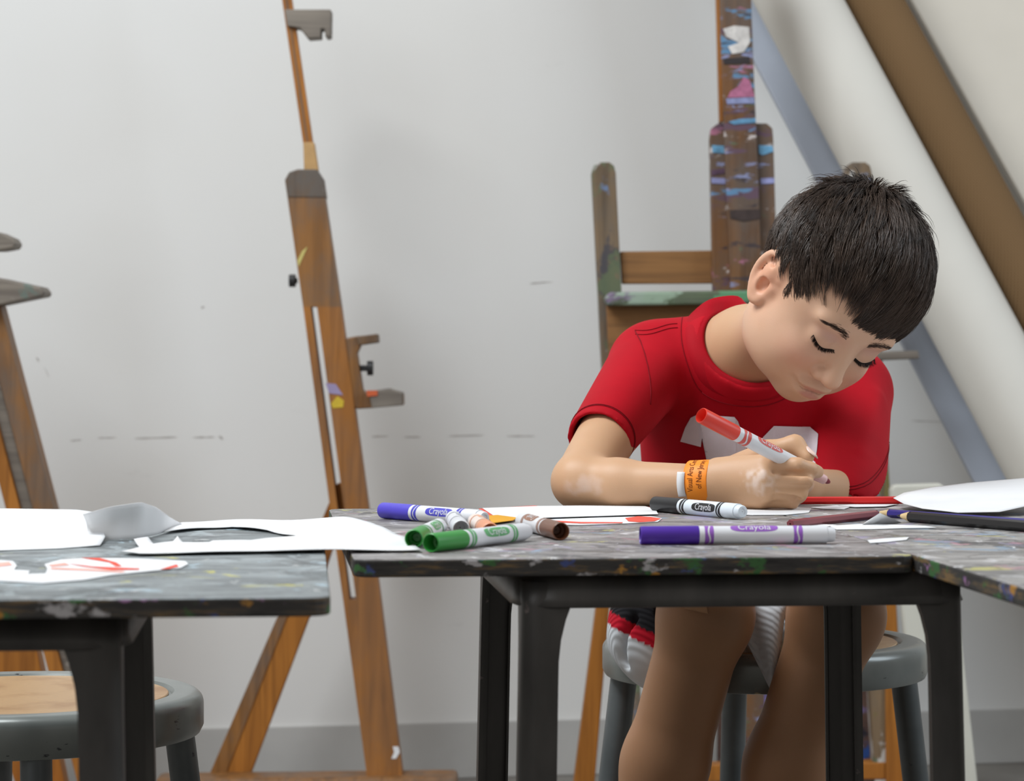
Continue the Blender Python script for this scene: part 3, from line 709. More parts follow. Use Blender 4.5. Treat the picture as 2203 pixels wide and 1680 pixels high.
scal = scal*(~earz)
blend(scal, (34, 28, 26), .95)
nz = vnoise(Pv, 140, 3); nz2 = vnoise(Pv, 60, 5); nz3 = vnoise(Pv, 320, 9)
def wblob(c, r): return np.exp(-(((Pv-np.array(c))/np.array(r))**2).sum(1))
blend(sstep(wblob(W(1262, 1044, 2.385), (.026, .05, .013))*(.25+nz*.65+nz3*.3), .32, .75), (226, 206, 196), .42)
blend(sstep(wblob(W(1622, 1036, 2.305), (.032, .03, .024))*(.15+nz*.7+nz3*.5), .52, .95), (236, 220, 210), .6)
blend(sstep(nz2, .55, .9), (190, 140, 110), .12)
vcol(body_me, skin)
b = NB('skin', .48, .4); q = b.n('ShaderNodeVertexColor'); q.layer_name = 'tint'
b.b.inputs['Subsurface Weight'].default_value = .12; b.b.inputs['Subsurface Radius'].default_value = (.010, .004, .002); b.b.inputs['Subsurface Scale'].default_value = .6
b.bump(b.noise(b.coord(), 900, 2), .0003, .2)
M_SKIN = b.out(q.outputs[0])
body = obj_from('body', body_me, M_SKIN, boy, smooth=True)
bvh = BVHTree.FromPolygons([Vector(p) for p in Pv.tolist()], [tuple(p.vertices) for p in body_me.polygons])
hl = lambda v: Vector(((np.array(v)-HC) @ HR)/HS)

# --- hair strands
M_HAIR = None
b = NB('dark_brown_hair', .38, .5); g_ = b.noise(b.coord(), 90, 3)
M_HAIR = b.out(b.ramp(g_, [(.3, lin(30, 24, 22)), (.7, lin(66, 52, 44))]))
b.b.inputs['Roughness'].default_value = .36
b = NB('dark_brown_hair_strands', .42, .5); q = b.n('ShaderNodeVertexColor'); q.layer_name = 'tint'; M_HAIRT = b.out(q.outputs[0])
def strand_mesh(name, strands, mat, parent, taper=.08):
    V = []; F_ = []
    for pts, r in strands:
        n0 = len(V); m_ = len(pts)
        u = None
        for i, p in enumerate(pts):
            d = (pts[min(i+1, m_-1)]-pts[max(i-1, 0)])
            d = d/ (np.linalg.norm(d)+1e-9)
            if u is None:
                u = np.cross(d, (0.31, .52, .79)); 
            u = u-d*(u@d); u /= np.linalg.norm(u)+1e-9; w = np.cross(d, u)
            rr = r*(1-(1-taper)*(i/(m_-1))**1.5)
            for k in range(3): a = 2.0944*k; V.append(p+(u*math.cos(a)+w*math.sin(a))*rr)
        for i in range(m_-1):
            for k in range(3): F_.append((n0+3*i+k, n0+3*i+(k+1) % 3, n0+3*i+3+(k+1) % 3, n0+3*i+3+k))
    return np_mesh_obj(name, np.array(V), np.array(F_), mat, parent)
def np_mesh_obj(name, V, F_, mat, parent):
    me = np_mesh(name, V, F_, wloc(parent)); return obj_from(name, me, mat, parent, smooth=True)
def surf(dirn, h):      # point on hair ellipsoid in head-local units, h extra height
    d = dirn/np.linalg.norm(dirn); t = 1/np.sqrt(((d/HAIRR)**2).sum()); return HAIRC+d*(t+h)
WH = np.array((.012, .062, -.072)); WHd = WH/np.linalg.norm(WH)      # crown whorl direction
strands = []; tints = []
NS = 19000; got = 0
while got < NS:
    d = rng.normal(size=3); d /= np.linalg.norm(d); p = surf(d, 0)
    l, u, f = p
    burn = abs(l) > .05 and .022 < f < .038 and u > .007+.9*(f-.022)
    if not burn and hairline(l, u, f) < .004*rng.normal()+.018*max(0, min(1, (f-.034)/.016))*max(0, min(1, (-l+.010)/.03)): continue
    if f < .03 and u < -.045-.25*f+.004*rng.normal(): continue
    if abs(l) > .055 and u < .033 and f > -.036 and f < .024: continue          # around the ears
    if abs(l) > .05 and u < .018 and f > .038: continue
    cl = np.floor(p*90); hs = abs(math.sin(cl[0]*12.9898+cl[1]*78.233+cl[2]*37.719)*43758.5453) % 1
    w = d-WHd; t_ = w-d*(w@d); dist = math.acos(max(-1, min(1, float(d@WHd))))
    t_ /= np.linalg.norm(t_)+1e-9
    fr = np.array((-.45, -.10, 1.0)); fr = fr-d*(fr@d); fr /= np.linalg.norm(fr)+1e-9
    front = max(0, min(1, (f+.03)/.08))*max(0, min(1, (u-.03)/.05))
    dn = np.array((0, -1.0, .25)); dn = dn-d*(dn@d); dn /= np.linalg.norm(dn)+1e-9
    side = max(0, min(1, (.06-u)/.06))
    t_ = t_*(1-.55*front)*(1-.5*side)+fr*.6*front+dn*.7*side
    swirl = np.cross(d, t_); t_ = t_+swirl*(.25*math.exp(-dist*1.5)+.22*(hs-.5)+.12*rng.normal())
    t_ /= np.linalg.norm(t_)+1e-9
    Ln = ((.027+.034*sstep(np.array([l]), -.035, .030)[0])*front+.036*(1-front))*(1-.55*side*(1-front))*(.55+.70*rng.random())*(.80+.40*hs)
    up = .006+.009*math.exp(-(dist/.35)**2)+.005*rng.random()-.002*side
    if rng.random() < .07: up += .016*rng.random()*math.exp(-(dist/.9)**2)+.002
    n_ = 6; pts = []; q = p.copy(); tt = t_.copy()
    for i in range(n_):
        s_ = i/(n_-1); dd = q-HAIRC; dd = dd/np.linalg.norm(dd)
        hgt = up*(1-(1-s_)**2)*(1-.35*s_*(1-math.exp(-(dist/.5)**2)))
        if i == 0: hgt = -.001
        qq = surf(dd, hgt); pts.append(HC+HR @ (qq*HS))
        tt = tt-dd*(tt@dd); tt /= np.linalg.norm(tt)+1e-9
        tt = tt+np.array((0, -.25, 0))*s_*front
        q = q+tt*Ln/(n_-1)
    strands.append((pts, .00030+.00022*rng.random())); tints.append((.55*hs+.45*rng.random())); got += 1
tips = np.array([p_[-1] for p_, _ in strands]); roots = np.array([p_[0] for p_, _ in strands]); paths = np.array([p_ for p_, _ in strands])
gi = rng.choice(len(strands), 620, replace=False)
near = np.empty(len(strands), int)
for i0 in range(0, len(strands), 2000):
    d2 = ((paths[i0:i0+2000, None, 2]-paths[None, gi, 2])**2).sum(2); near[i0:i0+2000] = gi[d2.argmin(1)]
wt = (np.linspace(0, 1, 6)**1.3*.72)[None, :, None]*rng.uniform(.55, 1.0, (len(strands), 1, 1)); stray = rng.random(len(strands)) < .10; wt[stray] = 0
newp = paths*(1-wt)+(paths[near])*wt
gt = np.array(tints)[near]; tints = (.6*gt+.4*np.array(tints)).tolist()
strands = [(list(newp[i]), strands[i][1]) for i in range(len(strands))]
hair = strand_mesh('hair', strands, M_HAIRT, boy)
tv = np.repeat(np.array(tints), 18)[:, None]; vcol(hair.data, np.array(lin(32, 26, 23)[:3])*(1-tv)+np.array(lin(88, 70, 58)[:3])*tv); hair['label'] = 'short dark brown hair with a swept fringe'
# --- eyebrows and eyelashes
def onface(l, u):
    o_ = H(l, u, .16); hit = bvh.ray_cast(Vector(o_), Vector(-HR[:, 2])); return np.array(hit[0]) if hit[0] is not None else H(l, u, .08)
M_BROW = plain('brow_brown', (74, 56, 46), .6, .3)
for sx in (-1, 1):
    br = []
    for i in range(190):
        t_ = rng.random(); l = sx*(.014+.034*t_); u = .0215+.0055*math.sin(t_*2.6)+(.0022*(1-.6*t_))*rng.normal()
        p = onface(l, u); dvec = HR @ np.array((sx*1.0, .35-.8*t_, -.12))*HS*.0075
        q = onface(l+sx*.0035, u+.0012*(1-2*t_)); q2 = onface(l+sx*.007, u+.0015*(1-2.6*t_)); o_ = HR[:, 2]*.0004
        br.append(([p, q+o_, q2+o_], .00018))
    strand_mesh('eyebrow', br, M_BROW, body)['kind'] = 'stuff'
M_LASH = plain('lash_black', (34, 25, 21), .6, .2)
for sx in (-1, 1):
    line = []; la = []
    for i in range(15):
        t_ = i/14; l = sx*(.0155+.030*t_); u = -.0010-.0055*math.sin(math.pi*t_)+.0030*t_
        line.append((l, u))
    ln_ = [onface(*c_)+HR[:, 2]*.0002 for c_ in line]
    for i in range(260):
        t_ = rng.random(); l = sx*(.0155+.030*t_); u = -.0010-.0055*math.sin(math.pi*t_)+.0030*t_
        p = onface(l, u); ln = (.0040+.0022*t_)*(.7+.45*rng.random())
        d0 = HR @ np.array((sx*(-.35+1.1*t_), -.75, .62)); d0 /= np.linalg.norm(d0); d1 = HR @ np.array((sx*(-.4+1.3*t_), -.2, .9)); d1 /= np.linalg.norm(d1)
        la.append(([p, p+d0*ln*.5, p+d0*ln*.5+d1*ln*.45], .00018))
    strand_mesh('eyelashes', la, M_LASH, body)['kind'] = 'stuff'
    m = MB(); m.tube([Vector(p) for p in ln_], [.0002+.0003*math.sin(math.pi*(i+.6)/15.2) for i in range(15)], 6); m.build('lash_line', M_LASH, body, smooth=True)
# --- nails
M_NAIL = plain('fingernail', (232, 204, 192), .3, .5, vary=.02)
def nail(a, b_, r, n):
    a, b_ = np.array(a), np.array(b_); d = b_-a; d /= np.linalg.norm(d); n = np.array(n, float); n -= d*(n@d); n /= np.linalg.norm(n); s_ = np.cross(d, n)
    V = []; c0 = b_+d*r*.05
    for i in range(5):
        y = (i/4-.5)*r*1.9; wd = r*.82*math.sqrt(max(.08, 1-(abs(i/4-.5)*1.5)**2))
        for j in range(5): x = (j/4-.5)*2*wd; h = math.sqrt(max(0, r*r-x*x))+.0004-(.0010 if i == 4 else 0); V.append(c0+d*y+s_*x+n*h)
    q = MB(); q.add(V, [(i*5+j, i*5+j+1, i*5+j+6, i*5+j+5) for i in range(4) for j in range(4)])
    o = q.build('fingernail', M_NAIL, body, smooth=True); md = o.modifiers.new('thick', 'SOLIDIFY'); md.thickness = .0006; md.offset = -.5
nail(TB[2], TB[3], .0069, (.85, -.30, .45))

# ------------------------------------------------------------------ shirt
CO = np.array
def cloth_mat(name, rgb, rough=.75, weave=900):
    b = NB(name, rough, .25); c = lin(rgb); n_ = b.noise(b.coord(), 22, 4)
    q = b.ramp(n_, [(.3, tuple(x*.86 for x in c[:3])+(1,)), (.7, c)])
    b.bump(b.noise(b.coord(), weave, 2), .0003, .3); b.b.inputs['Specular IOR Level'].default_value = .18
    return b.out(q)
M_RED = cloth_mat('red_jersey', (180, 6, 28))
M_REDC = cloth_mat('red_rib', (170, 6, 27))
fs = Field((.0, 2.36, .44), (.46, 2.86, .87), .0022)
CR = W(1288, 948, 2.470); CL = SL.lerp(EL_, .86)         # cuff centres
dR = (CR-SR).normalized(); dL = (CL-SL).normalized()
fs.ell((.250, 2.750, .555), (.108, .092, .075))
fs.ell((.250, 2.705, .625), (.112, .088, .105), k=.05)
fs.ell(W(1622, 868, 2.680), (.116, .090, .095), k=.05)
fs.cone(W(1412, 786, 2.640), W(1822, 842, 2.670), .038, .036, .03)
fs.cone(W(1470, 770, 2.650), NB0+Vector((0, .006, -.012)), .036, .050, .03)
fs.cone(W(1760, 805, 2.665), NB0+Vector((0, .006, -.012)), .036, .050, .03)
fs.cone(W(1400, 790, 2.628), CR+dR*.03, .043, .0295, .022)
fs.cone(SL+dL*.004, CL+dL*.04, .042, .0375, .022)
# folds
def fold(a, b_, r=.006, k=.014, op='add'): fs.cone(a, b_, r, r*.6, k, op)
fold(W(1372, 850, 2.560), W(1305, 925, 2.470), .005, .014)
fold(W(1330, 830, 2.560), W(1292, 880, 2.490), .005, .014)
fold(W(1350, 880, 2.520), W(1290, 905, 2.455), .003, .010, 'sub')
fold(W(1872, 850, 2.625), W(1790, 1010, 2.570), .005, .016)
fold(W(1880, 860, 2.605), W(1850, 980, 2.525), .005, .014)
# openings: cuffs, neck, hem
NLc = Vector((.12, .30, -1)).normalized()
for C_, d_, r in ((CR, dR, .0295), (CL, dL, .0375)):
    fs.plane(C_, d_ if C_ is CR else Vector((.12, .30, -1)).normalized(), CO(C_)-.058, CO(C_)+.058)
    if C_ is CR: fs.cone(C_-d_*.035, C_+d_*.05, r-.0028, r-.0022, 0, 'sub')
    else: fs.cone(C_-d_*.004, C_+d_*.06, r-.0095, r-.0085, .002, 'sub')
NK = NB0+Vector((-.004, .002, .0)); ND = (Vector(H(0, -.03, -.02))-NB0).normalized()
fs.cone(NK-ND*.012, NK+ND*.10, .047, .050, .006, 'sub')
fs.plane((0, 0, .535), (0, 0, -1), (.0, 2.3, .40), (.5, 2.9, .535))
Ps, Fs = fs.mesh(); Ps = relax(Ps, Fs, 5, .5)
shirt = obj_from('shirt', np_mesh('shirt', Ps, Fs, BO), M_RED, boy, smooth=True); shirt['label'] = 'red short-sleeved shirt with a white number on the chest'
sb = BVHTree.FromPolygons([Vector(p) for p in Ps.tolist()], [tuple(f) for f in Fs.tolist()])
# collar: ribbed band round the neck opening
ax = ND; u0 = ax.orthogonal().normalized(); w0 = ax.cross(u0)
ring_o, ring_i = [], []
for k in range(72):
    a = 2*math.pi*k/72; d_ = u0*math.cos(a)+w0*math.sin(a)
    best = None
    o_ = NK+d_*.0485+ax*.10; h_ = sb.ray_cast(o_, -ax, .2)
    p = h_[0] if h_[0] is not None else NK+d_*.0485
    o2 = NK+d_*.0625+ax*.10; h2 = sb.ray_cast(o2, -ax, .2); p2 = h2[0] if h2[0] is not None else p+d_*.014
    ring_i.append(p); ring_o.append(p2)
def smooth_ring(R_):
    for _ in range(6): R_ = [(R_[i-1]+R_[i]*2+R_[(i+1) % len(R_)])/4 for i in range(len(R_))]
    return R_
ring_i, ring_o = smooth_ring(ring_i), smooth_ring(ring_o)
m = MB(); V = []; n = 72
for k in range(n):
    i_, o_ = ring_i[k], ring_o[k]; rad = (NK-i_); rad = (rad-ax*rad.dot(ax)).normalized()
    V += [o_-ax*.004, o_+ax*.0016, o_.lerp(i_, .5)+ax*.003, i_+ax*.0034, i_+ax*.0030+rad*.0030, i_+rad*.0034-ax*.006, i_-ax*.012]
m.add(V, [(k*7+j, ((k+1) % n)*7+j, ((k+1) % n)*7+j+1, k*7+j+1) for k in range(n) for j in range(6)])
m.build('collar', M_REDC, shirt, smooth=True)
# stitched seams: cuff hem lines, shoulder seam, collar stitch
M_SEAM = cloth_mat('seam_thread', (132, 5, 22))
def on_shirt(p, toward, lift=.0004):
    h_ = sb.ray_cast(Vector(p), Vector(toward)); return (h_[0]+h_[1]*lift) if h_[0] is not None else None
def seam(pts, r=.00045, name='seam'):
    pts = [p for p in pts if p is not None]
    if len(pts) > 2: q = MB(); q.tube(pts, r, 5); q.build(name, M_SEAM, shirt, smooth=True)
def ringseam(C_, d_, r):
    u_ = d_.orthogonal().normalized(); w_ = d_.cross(u_)
    seam([on_shirt(C_+(u_*math.cos(a)+w_*math.sin(a))*.075, -(u_*math.cos(a)+w_*math.sin(a))) for a in [2*math.pi*k/48 for k in range(49)]])
for off in (.0115, .0135): ringseam(CR-dR*off, dR, .03); ringseam(CL-NLc*off*1.1, NLc, .03)
for off in (0, 5):
    seam([on_shirt(W(x, y, 2.3), (0, 1, .0)) for x, y in [(1402+i*9.5, 704-off*-1-i*1.2+4*math.sin(i*.5)+off) for i in range(12)]])
arm = [(1392,690),(1402,706),(1412,730),(1419,760),(1424,790),(1427,820),(1428,850),(1426,880)]
seam([on_shirt(W(x, y, 2.3), (0, 1, 0)) for x, y in arm], .0006)
seam([r_.lerp(NK, -.12) if False else on_shirt(r_+(r_-NK).normalized()*.004+ax*.03, -ax) for r_ in ring_o+ring_o[:1]])
# number print
M_PRINT = cloth_mat('white_print', (226, 218, 226), .6)
def printed(poly, name):
    bm_ = bmesh.new(); vs_ = [bm_.verts.new((x, 0, y)) for x, y in poly]; bm_.faces.new(vs_)
    bmesh.ops.triangulate(bm_, faces=bm_.faces)
    for it in range(6):
        ed = [e for e in bm_.edges if e.calc_length() > 9]
        if not ed: break
        bmesh.ops.subdivide_edges(bm_, edges=ed, cuts=1); bmesh.ops.triangulate(bm_, faces=bm_.faces)
    V = []; ok = []
    for v_ in bm_.verts:
        p = on_shirt(W(v_.co.x, v_.co.z, 2.56)-Vector((0, .12, 0)), (0, 1, 0), .0022); ok.append(p is not None); V.append(p if p is not None else W(v_.co.x, v_.co.z, 2.6))
    bm_.verts.index_update(); nb = [[e.other_vert(v_).index for e in v_.link_edges] for v_ in bm_.verts]
    for it in range(8):
        yy = [v_.y for v_ in V]
        for i_, n_ in enumerate(nb): V[i_].y = .5*yy[i_]+.5*sum(yy[j_] for j_ in n_)/len(n_)
    q = MB(); q.add(V, [tuple(v_.index for v_ in f_.verts) for f_ in bm_.faces]); bm_.free()
    return q.build(name, M_PRINT, shirt, smooth=True)
printed([(1474,953),(1484,922),(1495,900),(1510,892),(1586,896),(1594,906),(1614,962),(1606,1000),(1594,1060),(1544,1060),(1552,990),(1554,950),(1519,945),(1517,964)], 'printed_digit')
printed([(1671,917),(1752,921),(1764,936),(1752,990),(1738,1050),(1726,1060),(1702,1060),(1712,1000),(1708,985),(1684,985),(1676,1000),(1670,1060),(1640,1060),(1632,1040),(1640,975),(1648,942)], 'printed_digit')

# ------------------------------------------------------------------ shorts, shoes, wristband, plaster
fp = Field((.06, 2.40, .40), (.44, 2.88, .66), .0026)
fp.ell((.248, 2.750, .546), (.108, .100, .076))
hR = W(1452, 1352, 2.545); hL = W(1782, 1325, 2.55)
fp.cone((.205, 2.74, .534), hR, .072, .066, .03); fp.cone((.300, 2.74, .530), hL, .060, .050, .03)
fp.cone((.15, 2.66, .525), W(1356, 1380, 2.575), .040, .014, .03)                # cloth hanging over the stool rim
fp.cone(W(1600, 1300, 2.56), W(1652, 1452, 2.555), .036, .010, .02)              # hanging fold between the legs
fp.cone(W(1640, 1290, 2.56), W(1662, 1478, 2.555), .030, .006, .02)
dh = Vector((-.12, -1, -.10)).normalized()
fp.cone(KR+Vector((.004, .06, 0)), KR+Vector((0, -.04, 0)), .0475, .0475, .0, 'sub'); fp.cone(KL+Vector((0, .06, 0)), KL+Vector((0, -.04, 0)), .0475, .0475, 0, 'sub')
for x in np.linspace(1318, 1412, 5): fp.cone(W(x, 1330, 2.50), W(x+18, 1425, 2.52), .003, .004, .008, 'sub')
fp.plane((0, 2.478, 0), (0, -1, 0), (.0, 2.38, .36), (.5, 2.478, .70))
Pp, Fp = fp.mesh(); Pp = relax(Pp, Fp, 2, .5)
sh_me = np_mesh('shorts', Pp, Fp, BO); Pq = np.empty(len(sh_me.vertices)*3, np.float32); sh_me.vertices.foreach_get('co', Pq); Pq = Pq.reshape(-1, 3)+np.array(BO)
# bands follow the hem: measured as height above the lower edge on the outer thigh
ypx = HY+(CAMZ-Pq[:, 2])*FPX/2.53; xpx = CX+Pq[:, 0]*FPX/2.53
band = ypx-(1318+.42*(xpx-1300))
colr = np.tile(CO(lin(206, 210, 214)[:3]), (len(Pq), 1))
sl_ = xpx < 1560
colr[(band < 22) & sl_] = CO(lin(186, 16, 40)[:3]); colr[(band < -8) & sl_] = CO(lin(26, 26, 30)[:3])
colr[(~sl_) & (ypx < 1270)] = CO(lin(26, 26, 30)[:3])
vcol(sh_me, colr)
b = NB('jersey_mesh', .8, .2); q = b.n('ShaderNodeVertexColor'); q.layer_name = 'tint'
w1 = b.n('ShaderNodeTexWave', bands_direction='DIAGONAL'); w1.inputs['Scale'].default_value = 95; b.l(b.coord(), w1.inputs['Vector']); b.bump(w1.outputs['Fac'], .001, .5)
shorts = obj_from('shorts', sh_me, b.out(q.outputs[0]), boy, smooth=True); shorts['label'] = 'white athletic shorts with red and black bands'
m = MB(); V = []; nr = 9
for i in range(nr):
    for j in range(nr):
        f_ = i/(nr-1); g_ = j/(nr-1); xl, xr = 1572+(1660-1572)*f_**1.1, 1692-(1692-1668)*f_
        V.append(W(xl+(xr-xl)*g_, 1296+194*f_-10*math.sin(math.pi*g_)*f_, 2.468+.006*math.sin(g_*5+f_*2)))
m.add(V, [(i*nr+j, i*nr+j+1, (i+1)*nr+j+1, (i+1)*nr+j) for i in range(nr-1) for j in range(nr-1)])
bw = NB('white_jersey_mesh', .8, .2); w1 = bw.n('ShaderNodeTexWave', bands_direction='DIAGONAL'); w1.inputs['Scale'].default_value = 95; bw.l(bw.coord(), w1.inputs['Vector']); bw.bump(w1.outputs['Fac'], .001, .5)
o = m.build('hem_flap', bw.out(lin(206, 210, 214)), shorts, smooth=True); md = o.modifiers.new('thick', 'SOLIDIFY'); md.thickness = .0018
# shoes
M_SHOE = plain('shoe_canvas', (60, 62, 70), .7); M_SOLE = plain('shoe_sole', (220, 218, 212), .6)
for A_, nm in ((AR, 0), (AL, 1)):
    f2 = Field(CO(A_)+CO((-.06, -.17, -.076)), CO(A_)+CO((.06, .07, .05)), .003)
    f2.cone(A_+Vector((0, .02, -.045)), A_+Vector((-.006, -.12, -.052)), .030, .027, .01); f2.cone(A_+Vector((0, .012, -.03)), A_+Vector((0, .004, .01)), .032, .034, .02); f2.ell(A_+Vector((-.004, -.05, -.04)), (.034, .07, .028), k=.02)
    f2.plane((0, 0, .014), (0, 0, -1), CO(A_)-.2, CO(A_)+CO((.2, .2, -.0605))); f2.cone(A_, A_+Vector((0, .004, .06)), .029, .031, 0, 'sub')
    p_, q_ = f2.mesh(); p_ = relax(p_, q_, 2, .5)
    so = obj_from('shoe', np_mesh('shoe', p_, q_, BO), M_SHOE, boy, smooth=True)
    m = MB(); V = []
    for k in range(28):
        a = 2*math.pi*k/28; V.append(Vector((A_.x-.003+.036*math.cos(a), A_.y-.05+.10*math.sin(a), .001)))
    m.prism(V, (0, 0, .016)); m.build('sole', M_SOLE, so, bevel=.003)
# wristband
dW = (WR-fm).normalized(); c1 = W(1510, 1037, 2.355)
zz = Vector((0, 0, 1)); n1 = (zz-dW*zz.dot(dW)).normalized(); n2 = dW.cross(n1)     # n1 up, n2 sideways
if n2.y > 0: n2 = -n2                                                             # n2 towards the room side
RB = .0190
def bandpt(s, a, r=RB):
    r = r*(1+max(0, s)*3.0); return c1+dW*s+n2*(math.cos(a)*r*1.0)+n1*(math.sin(a)*r*1.04)
b = NB('orange_wristband', .5, .4); M_BAND = b.out(b.ramp(b.noise(b.coord(), 20, 2), [(.3, lin(250, 140, 30)), (.7, lin(254, 152, 40))]))
m = MB(); n = 64; V = []
for k in range(n):
    a = 2*math.pi*k/n
    for s_ in (-.0115, -.0108, .0108, .0115): V.append(bandpt(s_, a, RB-(.0004 if abs(s_) > .011 else 0)))
m.add(V, [(k*4+j, ((k+1) % n)*4+j, ((k+1) % n)*4+j+1, k*4+j+1) for k in range(n) for j in range(3)])
wb = m.build('wristband', M_BAND, boy, smooth=True); md = wb.modifiers.new('thick', 'SOLIDIFY'); md.thickness = .0004; md.offset = -1
wb['label'] = 'orange paper wristband printed Visual Arts Center of New Jersey'
m = MB(); V = []; n = 14
for k in range(n+1):
    a = -.62+1.12*k/n
    for s_ in (-.0165, -.0095): V.append(bandpt(s_, a, RB+.0010+(.0006 if s_ < -.012 else 0)))
m.add(V, [(k*2, k*2+1, k*2+3, k*2+2) for k in range(n)])
tl = m.build('band_tab', M_PAPER, wb, smooth=True); md = tl.modifiers.new('thick', 'SOLIDIFY'); md.thickness = .0003
def text_mesh(body_, size, cuts=2):
    cu = bpy.data.curves.new('t', 'FONT'); cu.body = body_; cu.size = size; cu.align_x = 'CENTER'; cu.align_y = 'CENTER'; cu.resolution_u = 3
    ob = bpy.data.objects.new('t', cu); COL.objects.link(ob); dg = bpy.context.evaluated_depsgraph_get(); dg.update()
    me = bpy.data.meshes.new_from_object(ob.evaluated_get(dg)); bpy.data.objects.remove(ob); bpy.data.curves.remove(cu)
    bm_ = bmesh.new(); bm_.from_mesh(me); bpy.data.meshes.remove(me)
    bmesh.ops.triangulate(bm_, faces=bm_.faces)
    ed = [e for e in bm_.edges if e.calc_length() > size*.25]
    bmesh.ops.subdivide_edges(bm_, edges=ed, cuts=cuts); bmesh.ops.triangulate(bm_, faces=bm_.faces)
    bm_.verts.index_update(); V = [v_.co.copy() for v_ in bm_.verts]; F_ = [tuple(v_.index for v_ in f_.verts) for f_ in bm_.faces]; bm_.free(); return V, F_
M_TXT = plain('band_print', (112, 56, 22), .6, .2)
for line, s0, a0 in (('Visual Arts Center', -.0042, .62), ('of New Jersey', .0046, .52)):
    V, F_ = text_mesh(line, .0080); q = MB(); q.add([bandpt(s0-v_.y*.95, a0+v_.x*.64/RB, RB+.0005) for v_ in V], F_); q.build('band_lettering', M_TXT, wb)
# sticking plaster on the knee
bvl = bvh; m = MB(); V = []; M_PLAST = plain('sticking_plaster', (196, 150, 112), .6)
for i in range(9):
    for j in range(7):
        x = 1492+52*i/8+6*j/6; y = 1312+34*j/6+10*i/8
        h_ = bvl.ray_cast(W(x, y, 2.25), Vector((0, 1, 0))); V.append((h_[0] if h_[0] is not None else W(x, y, 2.41))-Vector((0, .0012, 0)))
m.add(V, [(i*7+j, i*7+j+1, i*7+j+8, i*7+j+7) for i in range(8) for j in range(6)]); m.build('sticking_plaster', M_PLAST, boy, smooth=True)

